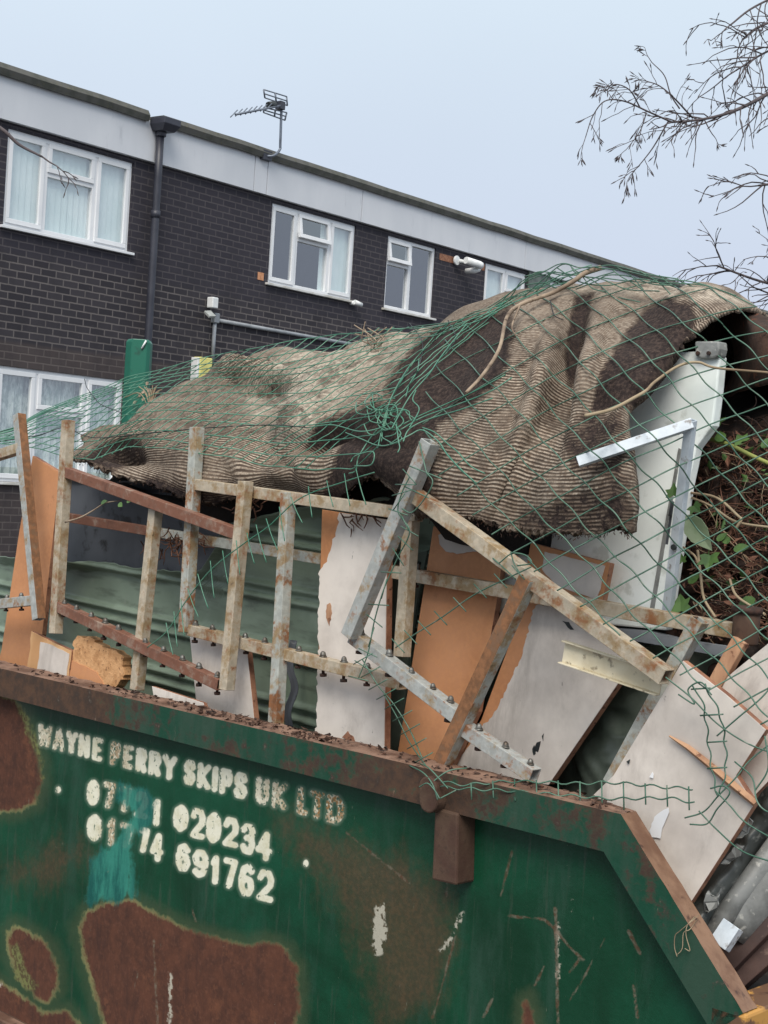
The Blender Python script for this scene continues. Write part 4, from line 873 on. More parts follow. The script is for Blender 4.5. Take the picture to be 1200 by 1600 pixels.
for x, y in ((634, 1128), (628, 1160), (655, 880), (652, 905)):
    q_ = MB(); c = pt(x, y, .312, .05); q_.tube([c, c-N*.003], .005, 8); q_.build('hole_rivet', 'black_plastic', k0_)
k0_ = thing('metal_strip', pt(460, 1130, .3), 'torn dark strip of sheet hanging beside the grey middle post', 'metal strip'); k = MB()
pp = cr([(458, 1000, .30), (452, 1040, .29), (460, 1075, .30), (449, 1110, .29), (452, 1136, .30)], 6); P = np.array([[pt(x-5, y, d-.012), pt(x, y, d+.004), pt(x+6, y+1, d-.006)] for x, y, d in pp]); k.grid(P); k.build('strip', 'greysheet', k0_, solid=.002, recalc=False)
gs = thing('metal_strip', pt(1060, 1000, .3), 'pale green grey strip lying below the long rail at the right', 'metal strip'); k = MB()
k.prism([pt(x, y, .30, .1) for x, y in [(945, 980), (1010, 985), (1068, 1000), (1148, 1012), (1140, 1028), (1064, 1014), (960, 996)]], N*.02); k.build('strip', 'conduit', gs)

# ------------------------------------------------------------------ the carpet
CC = [
 [(112, 722, .24), (120, 712, .27), (128, 703, .36), (134, 696, .44), (140, 688, .5)],
 [(165, 742, .17), (172, 716, .20), (182, 695, .30), (198, 672, .44), (215, 650, .6)],
 [(245, 760, .15), (248, 730, .15), (256, 695, .20), (270, 655, .36), (290, 598, .75)],
 [(300, 778, .15), (310, 735, .13), (328, 690, .20), (358, 640, .40), (400, 560, .85)],
 [(372, 780, .18), (384, 735, .15), (400, 690, .26), (432, 632, .50), (480, 540, .9)],
 [(452, 778, .20), (462, 735, .15), (480, 692, .22), (515, 630, .42), (560, 525, .9)],
 [(528, 782, .22), (534, 745, .19), (548, 702, .24), (588, 625, .40), (640, 513, .85)],
 [(590, 740, .16), (596, 715, .14), (610, 672, .19), (650, 600, .37), (720, 504, .8)],
 [(652, 800, .13), (660, 740, .12), (680, 670, .19), (715, 590, .36), (800, 480, .75)],
 [(740, 812, .118), (745, 740, .125), (765, 660, .19), (800, 570, .33), (862, 464, .7)],
 [(800, 828, .15), (822, 740, .18), (858, 650, .26), (885, 560, .37), (930, 458, .7)],
 [(850, 834, .118), (866, 745, .12), (888, 650, .19), (915, 560, .30), (972, 454, .7)],
 [(912, 836, .125), (920, 745, .13), (932, 652, .2), (975, 558, .32), (1050, 450, .72)],
 [(976, 830, .12), (973, 740, .135), (968, 650, .20), (1030, 570, .31), (1110, 458, .62)],
 [(979, 829, .122), (976, 740, .139), (974, 645, .21), (1050, 556, .34), (1172, 486, .5)]]
for i_ in range(1, 7):
    for j_, a_ in ((0, .07), (1, .075), (2, .05), (3, .02)): q_ = CC[i_][j_]; CC[i_][j_] = (q_[0], q_[1], q_[2]+a_*(1 if i_ < 6 else .5))
def sdz(x, y, d): P = pt(x, y, d); return ((P-O)@S, d, P[2])
ctrl = np.array([[sdz(*q) for q in c] for c in CC])
back = np.stack([ctrl[:, -1]+np.array([-.05, .35, -.12]), ctrl[:, -1]+np.array([-.08, .7, -.6])], 1)
ctrl = np.concatenate([ctrl, back], 1)
cols = [np.array(cr(c, 26)) for c in ctrl]                  # each column densified upward
cols = np.array(cols); nv = cols.shape[1]
G_ = np.array([np.array(cr(cols[:, j], 20)) for j in range(nv)]).transpose(1, 0, 2)      # [u, v, sdz]
nu = G_.shape[0]
W_ = O+G_[..., 0:1]*S+G_[..., 1:2]*N+(G_[..., 2:3]-ZR)*ZU
du = np.gradient(W_, axis=0); dv_ = np.gradient(W_, axis=1); nn = np.cross(du, dv_); nn /= np.linalg.norm(nn, axis=2, keepdims=True)+1e-9
sg = np.sign((nn@(-N)).mean()); nn *= sg
XX, YY = projv(W_.reshape(-1, 3)); XX = XX.reshape(nu, nv); YY = YY.reshape(nu, nv)
vis = np.arange(nv)[None, :] < 26*4+12
disp = np.zeros((nu, nv))
for i in range(nu):
    for j in range(nv):
        s_, d_, z_ = G_[i, j]
        disp[i, j] = .042*mnoise.noise((s_*3.0, d_*2, z_*2.2+5))+.020*mnoise.noise((s_*7+z_*3, d_*5, z_*6))+.006*mnoise.noise((s_*17, d_*12, z_*17))
def bumpat(x, y, rx, ry, amp, ang=0):
    c, s_ = math.cos(ang), math.sin(ang); a = (XX-x)*c+(YY-y)*s_; b = -(XX-x)*s_+(YY-y)*c
    return amp*np.exp(-(a/rx)**2-(b/ry)**2)*vis
for a in ((400, 606, 44, 13, -.10, .2), (400, 586, 58, 9, .06, .15), (330, 640, 60, 16, .03, -.5), (508, 690, 42, 17, -.11, -.25), (510, 668, 50, 8, .05, -.2), (560, 535, 60, 9, -.06, -.1), (470, 660, 45, 10, .035, -.6), (185, 712, 34, 15, -.10, .2), (250, 690, 22, 30, .03, .3),
          (560, 535, 60, 8, -.04, -.1), (500, 610, 16, 80, .03, .6), (835, 640, 14, 130, .05, .32), (885, 590, 13, 80, -.06, .2), (925, 560, 12, 80, .03, .25), (800, 740, 9, 80, -.03, .45), (770, 790, 12, 70, .022, .5), (700, 560, 20, 60, .025, .6), (440, 720, 14, 40, -.03, -.6), (380, 740, 14, 40, .03, -.5),
          (310, 700, 12, 60, -.02, .1), (600, 700, 60, 12, -.02, .1)):
    disp += bumpat(*a)
fade = np.clip(np.minimum(np.arange(nu), nu-1-np.arange(nu))/12., .25, 1)[:, None]
W_ = W_+nn*(disp*fade)[..., None]
W_[-4:, :, :] += (rng.normal(0, .004, (4, nv, 1))*S); W_[:, :2] += rng.normal(0, .004, (nu, 2, 1))*ZU
k = MB(); k.grid(W_); carpet = thing('carpet', place_root([W_[i, 0] for i in range(0, nu, 20)]), 'large dirty ribbed beige carpet draped over the top of the heap', 'carpet')
cp = k.build('sheet', 'carpet', carpet, recalc=False); 
XX, YY = projv(W_.reshape(-1, 3)); 
seg = np.linalg.norm(np.diff(W_, axis=1), axis=2); arc = np.concatenate([np.zeros((nu, 1)), np.cumsum(seg, 1)], 1)
kk = np.ones(41)/41; arc = np.array([np.convolve(np.pad(arc[:, j], 20, mode='edge'), kk, 'valid') for j in range(nv)]).T
fattr(cp, 'rib', arc)
def soft(poly, w_): return np.clip(.5-sdpoly(XX, YY, poly)/(w_*.6), 0, 1)
dm = np.zeros(XX.shape)  # dark felt and dirt, plus painted shade in the left-end hollow
for poly, w_, a in (([(605, 612), (645, 552), (690, 518), (800, 486), (806, 520), (790, 590), (740, 640), (690, 665), (640, 660)], 36, 1.15), ([(575, 640), (640, 630), (690, 660), (640, 780), (590, 735), (530, 785), (510, 770), (535, 700), (480, 700), (500, 662)], 30, 1.1),
                   ([(895, 468), (930, 462), (922, 520), (908, 560), (900, 600), (885, 615), (878, 560), (885, 510)], 22, 1.), ([(985, 520), (1010, 490), (1050, 470), (1085, 480), (1090, 520), (1060, 560), (1035, 590), (1000, 632), (965, 648), (920, 650), (935, 600), (960, 556)], 30, 1.05),
                   ([(905, 650), (970, 645), (980, 700), (975, 745), (900, 740), (880, 690)], 26, .72), ([(850, 790), (980, 740), (985, 845), (740, 820), (700, 800), (800, 815)], 50, .70), ([(640, 700), (700, 740), (680, 810), (630, 790)], 50, .85),
                   ([(150, 700), (220, 680), (240, 720), (180, 742), (130, 725)], 20, .8), ([(230, 742), (300, 762), (380, 768), (460, 770), (540, 765), (540, 800), (200, 790)], 26, .9), ([(400, 590), (440, 595), (470, 640), (440, 680), (415, 640)], 50, .5),
                   ([(780, 575), (830, 560), (900, 640), (840, 720), (800, 800), (760, 790), (800, 700)], 60, .3)):
    dm = np.maximum(dm, soft(poly, w_)*a)
fattr(cp, 'dirt', dm)
flat_lit = np.zeros(XX.shape)
for poly, w_ in (([(440, 555), (560, 528), (640, 512), (700, 506), (640, 560), (560, 610), (500, 680), (440, 690), (400, 660), (370, 610)], 50), ([(840, 462), (900, 455), (1060, 448), (1120, 455), (1180, 485), (1080, 475), (960, 465)], 20)):
    flat_lit = np.maximum(flat_lit, soft(poly, w_))
fattr(cp, 'flat', flat_lit*.8)  # this mask also carries the painted light on the carpet top
md = cp.modifiers.new('s', 'SOLIDIFY'); md.thickness = .010; md.offset = -1
tf = MB(); r2 = np.random.default_rng(31)
for cx_, cy_, n_ in ((290, 842, 34), (262, 846, 18), (560, 800, 16), (380, 785, 14)):
    for _ in range(n_):
        x, y = cx_+r2.normal(0, 16), cy_+r2.normal(0, 9); q = []; a = r2.normal(1.4, .8)
        for w_ in range(4): q.append(pt(x, y, .215+r2.normal(0, .01))); x += 8*math.cos(a); y += 8*math.sin(a); a += r2.normal(0, .6)
        tf.tube(q, [.0022, .002, .0016, .001], 4, cap=False)
tag(tf.build('torn_tufts', 'fibre', carpet), kind='stuff')
# frayed hem: short threads along the bottom and right edges
fr_ = MB(); edge = [W_[i, 0] for i in range(6, nu, 1)]+[W_[nu-1, j] for j in range(0, 26*3)]
for e in edge:
    for q in range(2):
        e2 = e+rng.normal(0, .004, 3); L = rng.uniform(.002, .008); dr = np.array([rng.normal(0, .5), rng.normal(0, .5), -1.]); dr /= np.linalg.norm(dr); fr_.tube([e2, e2+dr*L*.5, e2+dr*L+rng.normal(0, .002, 3)], [.0011, .001, .0006], 3, cap=False)
tag(fr_.build('frayed_threads', 'felt', carpet), kind='stuff')
# folded end of the carpet over the dark hollow at the right
k = MB(); fp = [[(1120, 480, .62), (1150, 478, .58), (1176, 490, .54), (1200, 500, .52), (1230, 505, .5)], [(1142, 520, .60), (1168, 508, .52), (1180, 515, .48), (1205, 525, .47), (1235, 530, .46)],
                [(1150, 570, .62), (1168, 560, .54), (1182, 560, .48), (1210, 560, .46), (1240, 560, .45)], [(1130, 620, .66), (1160, 610, .56), (1190, 602, .5), (1215, 600, .47), (1245, 600, .46)]]
fq = np.array([cr([pt(*q) for q in c], 8) for c in fp]); fq = np.array([cr(fq[:, j], 8) for j in range(fq.shape[1])])
fq += np.array([[[0, 0, .010*mnoise.noise((p[0]*14, p[1]*14, p[2]*14))] for p in r_] for r_ in fq])
k.grid(fq); k.build('folded_end', 'felt', carpet, solid=.012, recalc=False)

# dark core of the heap under the carpet and boards
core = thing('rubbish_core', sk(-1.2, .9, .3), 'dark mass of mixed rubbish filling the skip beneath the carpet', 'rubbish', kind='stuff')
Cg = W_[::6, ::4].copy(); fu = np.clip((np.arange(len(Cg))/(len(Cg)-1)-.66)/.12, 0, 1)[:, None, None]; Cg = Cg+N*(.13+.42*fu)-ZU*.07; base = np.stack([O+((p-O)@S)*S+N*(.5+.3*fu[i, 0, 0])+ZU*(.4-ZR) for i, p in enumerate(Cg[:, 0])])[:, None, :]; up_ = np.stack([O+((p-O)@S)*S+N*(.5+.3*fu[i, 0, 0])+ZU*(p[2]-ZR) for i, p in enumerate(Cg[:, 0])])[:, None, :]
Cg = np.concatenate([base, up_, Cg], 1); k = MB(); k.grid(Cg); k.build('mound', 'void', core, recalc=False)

# ------------------------------------------------------------------ dead conifer and root mass at the right
br = thing('dead_shrub', pt(1150, 990, .4), 'dead brown uprooted shrub with matted roots at the right side of the heap', 'shrub')
n1, n2 = 46, 60; P = np.zeros((n1+1, n2+1, 3))
for i in range(n1+1):
    for j in range(n2+1):
        x = 1040+240*i/n1; y = 1060-470*j/n2; d = .40+.30*(j/n2)**1.5
        d += .07*mnoise.noise((x*.018, y*.020, 1))+.045*mnoise.noise((x*.05, y*.055, 4))+.02*mnoise.noise((x*.14, y*.14, 8)); hole = math.exp(-((x-1150)/70)**2-((y-610)/45)**2); d += .5*hole
        P[i, j] = pt(x, y, d)
k = MB(); k.grid(P); k.build('root_ball', 'soil', br, recalc=False)
def strands(n, xr, yr, mat, rr, dd, ln_, flow, name, seed):
    r2 = np.random.default_rng(seed); k = MB()
    for _ in range(n):
        x, y = r2.uniform(*xr), r2.uniform(*yr); a = flow+r2.normal(0, .55); L = r2.uniform(*ln_); pts_ = []
        t = (1060-y)/470; d = .40+.30*max(0, t)**1.5+r2.uniform(*dd)
        for q in range(6):
            pts_.append(pt(x, y, d+r2.normal(0, .006))); a += r2.normal(0, .35); x += math.cos(a)*L/5; y += math.sin(a)*L/5
        r0 = r2.uniform(*rr); k.tube(cr(pts_, 2), np.linspace(r0, r0*.4, 11), 3, cap=False)
    tag(k.build(name, mat, br), kind='stuff')
strands(520, (1075, 1230), (680, 1000), 'fibre', (.0008, .002), (-.08, .0), (18, 70), .15, 'fine_roots', 3)
strands(60, (1060, 1230), (690, 990), 'fibre_pale', (.0009, .002), (-.10, -.02), (30, 90), .4, 'pale_roots', 4)
strands(260, (1075, 1230), (640, 1000), 'soil', (.001, .003), (-.09, .0), (15, 50), 0., 'dark_roots', 6)
# upper right scraps against the sky
k = MB(); r2 = np.random.default_rng(12)
for _ in range(40):
    x, y = r2.uniform(1168, 1240), r2.uniform(500, 560); pts_ = []; a = r2.uniform(0, 6)
    for q in range(4): pts_.append(pt(x, y, .6+r2.normal(0, .02))); x += 10*math.cos(a); y += 6*math.sin(a)
    k.tube(pts_, .002, 3, cap=False)
k.build('upper_roots', 'fibre', br)
# ivy on the shrub
iv = thing('ivy', pt(1090, 950, .33), 'ivy sprigs with green and pale leaves growing out of the dead shrub', 'ivy')
for pl2, rr in (([(1100, 683, .5), (1140, 695, .42), (1175, 712, .4), (1215, 730, .4)], .005), ([(1072, 774, .4), (1110, 790, .34), (1150, 815, .33), (1210, 825, .33)], .0028), ([(1080, 770, .38), (1120, 778, .33), (1152, 805, .32), (1158, 812, .31), (1150, 826, .31)], .003),
                ([(1090, 860, .36), (1095, 900, .33), (1100, 935, .33), (1118, 965, .32)], .003), ([(1140, 905, .34), (1150, 930, .32), (1175, 948, .32), (1195, 960, .3)], .0028), ([(1068, 855, .35), (1085, 868, .33), (1090, 880, .33)], .0025), ([(1112, 560, .42), (1105, 585, .42), (1112, 620, .41), (1104, 642, .41)], .0022)):
    k = MB(); k.tube(cr([pt(*q) for q in pl2], 8), rr, 5); k.build('stem', 'leaf_stem' if rr > .004 else 'fibre_pale', iv)
def leaf(parent, x, y, d, size, ang, kind='ivy', mat='leaf', tilt=.4):
    if kind == 'ivy': sh = [(0, 0), (.28, -.16), (.55, -.10), (.42, .16), (.62, .5), (.26, .5), (0, 1.0), (-.26, .5), (-.62, .5), (-.42, .16), (-.55, -.10), (-.28, -.16)]
    elif kind == 'star': sh = [(0, 0), (.35, -.12), (.7, .12), (.5, .32), (.72, .72), (.34, .62), (0, 1.05), (-.34, .62), (-.72, .72), (-.5, .32), (-.7, .12), (-.35, -.12)]
    else: sh = [(0, 0), (.2, .1), (.34, .35), (.32, .62), (.16, .88), (0, 1.1), (-.16, .88), (-.32, .62), (-.34, .35), (-.2, .1)]
    c, s_ = math.cos(ang), math.sin(ang); ctr = pt(x, y, d); vs = [ctr+(S*.15-N*.0)*0+size*((a*c-b*s_)*S+(a*s_+b*c)*(ZU*math.cos(tilt)+N*math.sin(tilt)))-N*size*.18*abs(a) for a, b in sh]
    mid = ctr+size*.45*(-s_*S+c*(ZU*math.cos(tilt)+N*math.sin(tilt)))
    k = MB(); k.add(vs+[mid], [(i, (i+1) % len(sh), len(sh)) for i in range(len(sh))]); k.build('leaf', mat, parent, solid=.0008, recalc=False)
r2 = np.random.default_rng(77); kd_, kg_ = MB(), MB()
for _ in range(210):                                       # dead and small green leaves caught in the roots
    x, y = r2.uniform(1070, 1225), r2.uniform(665, 1000); t = max(0, (1060-y)/470); c = pt(x, y, .40+.30*t**1.5-r2.uniform(.03, .10)); a = r2.normal(0, 1, 3); a /= np.linalg.norm(a); b_ = np.cross(a, r2.normal(0, 1, 3)); b_ /= np.linalg.norm(b_); L = r2.uniform(.007, .017); n_ = np.cross(a, b_)
    (kg_ if r2.random() < .3 else kd_).add([c-a*L, c+b_*L*.45+n_*L*.25, c+a*L, c-b_*L*.45+n_*L*.2], [(0, 1, 2), (0, 2, 3)])
tag(kd_.build('dead_leaves', 'fibre', br, recalc=False), kind='stuff'); tag(kg_.build('small_leaves', 'leaf', br, recalc=False), kind='stuff')
for x, y, d, sz, an, kd, mt, tl in ((1064, 955, .30, .045, .3, 'star', 'leaf', .3), (1052, 774, .31, .036, .2, 'ivy', 'leaf', .3), (1072, 805, .31, .10, -2.5, 'oval', 'leaf_pale', -.3), (1110, 868, .32, .05, -2.9, 'ivy', 'leaf', .6), (1146, 858, .32, .04, -1.3, 'oval', 'leaf', .6),
                                (1128, 690, .42, .045, .6, 'oval', 'leaf', .8), (1126, 660, .45, .05, 1.6, 'ivy', 'leaf', 1.0), (1190, 700, .4, .04, -.5, 'oval', 'leaf', .6), (1160, 690, .42, .04, .8, 'ivy', 'leaf', .8), (1066, 878, .33, .025, .4, 'ivy', 'leaf', .3), (1084, 790, .36, .035, -2.2, 'ivy', 'leaf', .5),
                                (1120, 845, .33, .03, -.7, 'oval', 'leaf', .5), (1136, 850, .33, .03, .5, 'oval', 'leaf', .8), (1075, 910, .34, .035, -.9, 'oval', 'leaf', .3), (1180, 935, .33, .05, 2.2, 'oval', 'leaf', .3)):
    leaf(iv, x, y, d, sz*.82, an, kd, mt, tl)
# clamp on the end of the long rail
cl = thing('pipe_clamp', pt(1165, 975, .2), 'dark collar clamped round the right end of the long rail', 'clamp'); k = MB(); k.tube([pt(1168, 952, .235), pt(1163, 1006, .235)], .026, 14); k.build('collar', 'bracket', cl, bevel=.003)
k = MB(); k.tube([pt(1168, 948, .235), pt(1167, 958, .235)], .03, 14); k.build('flange', 'bolt_rust', cl)

# ------------------------------------------------------------------ plastics in the low end of the skip
gpz = thing('plastic_sheeting', pt(1110, 1470, .25), 'torn dark grey plastic sheeting stuffed beside the biggest white board', 'plastic sheet')
k = MB(); rowsP = [[(1082, 1430, .12), (1092, 1400, .17), (1130, 1345, .2), (1160, 1290, .22), (1185, 1235, .25), (1215, 1190, .28)], [(1092, 1452, .12), (1112, 1400, .14), (1146, 1352, .17), (1175, 1300, .19), (1205, 1245, .2), (1240, 1190, .24)],
                 [(1106, 1462, .14), (1128, 1422, .18), (1160, 1370, .2), (1192, 1318, .23), (1225, 1262, .24), (1255, 1200, .27)], [(1125, 1460, .22), (1150, 1420, .26), (1180, 1370, .28), (1210, 1320, .3), (1240, 1270, .3), (1265, 1210, .33)]]
gq = np.array([cr([pt(*q) for q in c], 12) for c in rowsP]); gq = np.array([cr(gq[:, j], 10) for j in range(gq.shape[1])])
gq += np.array([[N*(.018*mnoise.noise(tuple(p*16))+.008*mnoise.noise(tuple(p*50))) for p in r_] for r_ in gq]); k.grid(gq); k.build('sheet', 'grey_plastic', gpz, solid=.003, recalc=False)
for poly, mt in (([(1098, 1420), (1106, 1392), (1118, 1402), (1126, 1388), (1120, 1418), (1104, 1428)], 'grey_light'), ([(1126, 1350), (1150, 1318), (1162, 1322), (1150, 1340), (1134, 1352)], 'grey_light'), ([(1150, 1310), (1170, 1278), (1176, 1284), (1168, 1302)], 'grey_light')):
    k = MB(); k.prism([pt(x, y, .115+rng.uniform(0, .02), .1) for x, y in jag(poly, 1.2, 5)], N*.004); k.build('torn_flap', mt, gpz)
gt = thing('plastic_gutter', pt(1120, 1470, .22), 'speckled grey plastic pipe with a pale square end poking over the low rim', 'pipe')
k = MB(); k.tube([pt(1112, 1462, .14), pt(1150, 1405, .18), pt(1235, 1290, .24)], .02, 14); k.build('pipe', 'grey_light', gt)
k = MB(); k.beam(pt(1124, 1478, .10), pt(1146, 1445, .12), .036, .026, hollow=True); k.build('end_cap', 'zinc', gt, bevel=.003)
gt = thing('plastic_gutter', pt(1150, 1450, .3), 'smooth grey half round gutter behind the speckled pipe', 'gutter')
k = MB(); A_, B_ = pt(1138, 1450, .2), pt(1250, 1320, .27); ax = (B_-A_)/np.linalg.norm(B_-A_); e1 = np.cross(ax, N); e1 /= np.linalg.norm(e1); e2 = np.cross(ax, e1)
P = np.array([[A_+(B_-A_)*t+.045*(math.cos(a)*e1+math.sin(a)*e2) for a in np.linspace(-.3, 3.4, 14)] for t in np.linspace(0, 1, 8)]); k.grid(P); k.build('channel', 'grey_light', gt, solid=.003, recalc=False)
for (x0, y0, d0), (x1, y1, d1), lab in (((1118, 1520, .18), (1250, 1385, .26), 'upper of the two brown plastic rails lying in the low end of the skip'), ((1132, 1545, .2), (1260, 1430, .27), 'lower of the two brown plastic rails lying in the low end of the skip')):
    t_ = thing('plastic_rail', pt(x0, y0, d0), lab, 'rail', 'brown rails in the low end'); k = MB(); k.beam(pt(x0, y0, d0), pt(x1, y1, d1), .05, .04); k.build('bar', 'brown_rib', t_, bevel=.004)
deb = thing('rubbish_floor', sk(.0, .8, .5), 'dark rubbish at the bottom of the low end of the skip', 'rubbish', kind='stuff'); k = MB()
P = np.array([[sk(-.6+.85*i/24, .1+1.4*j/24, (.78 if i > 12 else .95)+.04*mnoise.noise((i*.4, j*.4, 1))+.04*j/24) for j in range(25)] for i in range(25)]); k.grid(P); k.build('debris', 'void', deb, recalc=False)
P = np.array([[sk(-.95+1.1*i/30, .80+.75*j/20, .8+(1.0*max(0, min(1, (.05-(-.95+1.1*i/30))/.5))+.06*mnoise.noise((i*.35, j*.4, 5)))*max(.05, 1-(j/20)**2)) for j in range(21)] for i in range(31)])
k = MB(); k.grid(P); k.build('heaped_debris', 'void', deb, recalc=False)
ps = thing('plastic_string', pt(1078, 1450, .0), 'frayed pale string snagged on the sloping rim', 'string')
for pl2 in ([(1092, 1430, .03), (1080, 1440, -.004), (1062, 1455, -.006), (1055, 1462, -.006), (1054, 1480, -.006), (1058, 1495, -.006)], [(1086, 1432, .03), (1074, 1446, -.004), (1072, 1462, -.006), (1078, 1485, -.006), (1070, 1482, -.006)], [(1090, 1436, .03), (1078, 1452, -.004), (1068, 1458, -.006), (1066, 1482, -.006), (1058, 1492, -.006)]):
    k = MB(); k.tube(cr([pt(*q) for q in pl2], 6), .0009, 4); k.build('strand', 'fibre_pale', ps)
# ------------------------------------------------------------------ wire netting thrown over the heap
Rp = [(p[0], p[1], p[2]-.035) for c in CC for p in c]
Rp += [(1000, 930, .10), (1060, 960, .13), (1150, 960, .2), (1230, 960, .22), (1100, 800, .30), (1200, 800, .30), (1230, 650, .42), (1150, 600, .38), (1240, 520, .5), (1030, 1020, .04), (1090, 1080, .05), (1210, 1130, .06), (1080, 1280, .02), (850, 900, .03), (760, 860, .03),
       (960, 414, .68), (880, 415, .66), (820, 440, .66), (700, 490, .72), (600, 505, .8), (0, 640, .45), (0, 700, .15), (60, 640, .5), (-60, 700, .3), (1050, 432, .72), (1130, 452, .62), (1200, 490, .5), (690, 760, .035), (640, 720, .06), (1000, 700, .07), (980, 830, .07), (930, 700, .06)]
Rp = np.array(Rp); _dm = np.hypot(Rp[:, None, 0]-Rp[None, :, 0], Rp[:, None, 1]-Rp[None, :, 1])
Aw = np.block([[-_dm-np.eye(len(Rp))*4, np.c_[np.ones(len(Rp)), Rp[:, :2]/1000]], [np.c_[np.ones(len(Rp)), Rp[:, :2]/1000].T, np.zeros((3, 3))]])
sol = np.linalg.solve(Aw, np.r_[Rp[:, 2], 0, 0, 0])
_Wd = (W_.reshape(-1, 3)-O)@N; _gx, _gy = projv(W_.reshape(-1, 3)); DM = np.full((330, 420), 9.)
np.minimum.at(DM, (np.clip((_gx/4+10).astype(int), 0, 329), np.clip((_gy/4+10).astype(int), 0, 419)), _Wd)
for _ in range(2):
    DM = np.minimum.reduce([DM, np.roll(DM, 1, 0), np.roll(DM, -1, 0), np.roll(DM, 1, 1), np.roll(DM, -1, 1)])
def nd(x, y):
    v = nd0(x, y); i, j = int(x/4+10), int(y/4+10)
    return min(v, DM[i, j]-.012) if 0 <= i < 330 and 0 <= j < 420 else v
def nd0(x, y): return max(-.02, float(-np.hypot(Rp[:, 0]-x, Rp[:, 1]-y)@sol[:-3]+sol[-3]+sol[-2]*x/1000+sol[-1]*y/1000))
net = thing('wire_netting', pt(700, 1060, .05), 'crumpled green wire mesh fencing draped over the carpet and right side of the heap', 'wire mesh')
RW = .00155
def inpoly(x, y, poly):
    c = False; n = len(poly)
    for i in range(n):
        a, b = poly[i], poly[(i+1) % n]
        if (a[1] > y) != (b[1] > y) and x < (b[0]-a[0])*(y-a[1])/(b[1]-a[1])+a[0]: c = not c
    return c
def wire(mb, path, r=RW, off=0., crimp=0., per=44, dfun=None, k=5):
    """path of photo points -> a wire lying on the netting's surface; crimp gives the zigzag of the crosswise wires"""
    out = []; acc = 0.; 
    for i, p in enumerate(path):
        if i: acc += math.hypot(p[0]-path[i-1][0], p[1]-path[i-1][1])
        d = (nd(p[0], p[1]) if len(p) < 3 else p[2])+off
        P_ = pt(p[0], p[1], d)
        if crimp:
            t = path[min(i+1, len(path)-1)]; u = path[max(i-1, 0)]; tx, ty = t[0]-u[0], t[1]-u[1]; L = math.hypot(tx, ty)+1e-6
            c_ = crimp*math.sin(2*math.pi*acc/per); P_ = P_+(-ty/L*c_)*S*.0016-(tx/L*c_)*ZU*.0016*-1*-1
        out.append(P_)
    if len(out) > 1: mb.tube(out, r, k)
def split(path, keep):
    runs, cur = [], []
    for p in path:
        if keep(p[0], p[1]): cur.append(p)
        else:
            if len(cur) > 3: runs.append(cur)
            cur = []
    if len(cur) > 3: runs.append(cur)
    return runs
ZONE = [(655, 640), (700, 500), (760, 482), (830, 440), (880, 414), (930, 416), (1000, 424), (1060, 436), (1120, 450), (1190, 482), (1260, 520), (1260, 1200), (1190, 1135), (1100, 1078), (1040, 1046), (960, 990), (880, 935), (800, 870), (740, 812), (690, 760), (668, 700)]
jx = lambda a, b, s=3.: s*mnoise.noise((a, b, 11))
ma, mb2 = MB(), MB()
for kx_, yk in enumerate(range(452, 1420, 48)):
    c = .00062 if yk < 600 else max(.00004, .00062-(yk-600)*.0000016)
    sl = -.56 if yk > 560 else -.56+(560-yk)*.0016
    path = [(x, yk+sl*(x-850)+c*(x-850)**2*(1 if x > 850 else .5)+jx(x*.012, kx_*3.1, 3.5)) for x in range(600, 1262, 6)]
    for r_ in split(path, lambda x, y: inpoly(x, y, ZONE)): wire(ma, r_, RW, -.002)
for kx_, xk in enumerate(range(300, 1420, 57)):
    path = []; x, y = xk-320., 380.
    # each crosswise wire falls to the right, flatter over the top of the heap
    while y < 1260:
        sl = 1.06 if y > 580 else .62+.44*(y-400)/180; sl = max(.5, sl); x += 5; y += 5*sl; path.append((x+jx(y*.012, kx_*5.3, 7), y))
    for r_ in split(path, lambda x, y: inpoly(x, y, ZONE)): wire(mb2, r_, RW, -.005, 1.5, 66)
ma.build('long_wires', 'net_dark', net); mb2.build('cross_wires', 'net_dark', net)
# bunched left part: between the ridge and its sagging lower edge
def interp(curve, t):
    xs = np.array(curve, float); L = np.r_[0, np.cumsum(np.hypot(*np.diff(xs, axis=0).T))]; L /= L[-1]; return np.array([np.interp(t, L, xs[:, 0]), np.interp(t, L, xs[:, 1])])
TOP = [(-60, 690), (20, 668), (70, 640), (200, 590), (330, 556), (460, 532), (600, 512), (690, 508), (760, 486), (830, 452), (880, 428), (925, 414)]
BOT = [(-60, 706), (0, 692), (60, 700), (110, 716), (145, 720), (200, 700), (260, 700), (310, 706), (360, 712), (420, 728), (490, 736), (550, 734), (600, 690), (640, 670), (680, 660), (720, 690)]
ml, mc = MB(), MB()
for k_, t in enumerate([0, .05, .1, .15, .2, .27, .35, .45, .55, .66, .78, .9, 1.]):
    path = []
    for q in range(150):
        s_ = q/149; a = interp(TOP, s_); b = interp(BOT, s_); tt = t+.03*mnoise.noise((s_*5, t*7, 2)); tt = min(1.02, max(-.02, tt))
        # strands gather into the crest and into the knot
        tt = max(0., tt)**(1.0+.25*math.sin(s_*9)); p = a+(b-a)*tt; path.append((p[0], p[1]+2*mnoise.noise((s_*20, t*9, 4))))
    if t > .12: path = [p for p in path if p[0] < 655-60*t+25*mnoise.noise((t*9, 3, 3))]
    wire(ml, path, RW*.95, -.012-.004*(k_ % 3), 0)
for q in range(34):
    s0 = .02+q/34*.66; path = []
    for w_ in range(40):
        t = 1-w_/39; s_ = s0+.22*(1-t)**1.15*(.7+.6*s0); 
        if s_ > .86: break
        a = interp(TOP, s_); b = interp(BOT, s_); p = a+(b-a)*t; path.append((p[0]+jx(t*3, q*2.7, 5), p[1]))
    wire(mc, path, RW*.9, -.010, 1.2, 40)
ml.build('bunched_wires', 'net', net); mc.build('hanging_wires', 'net', net)
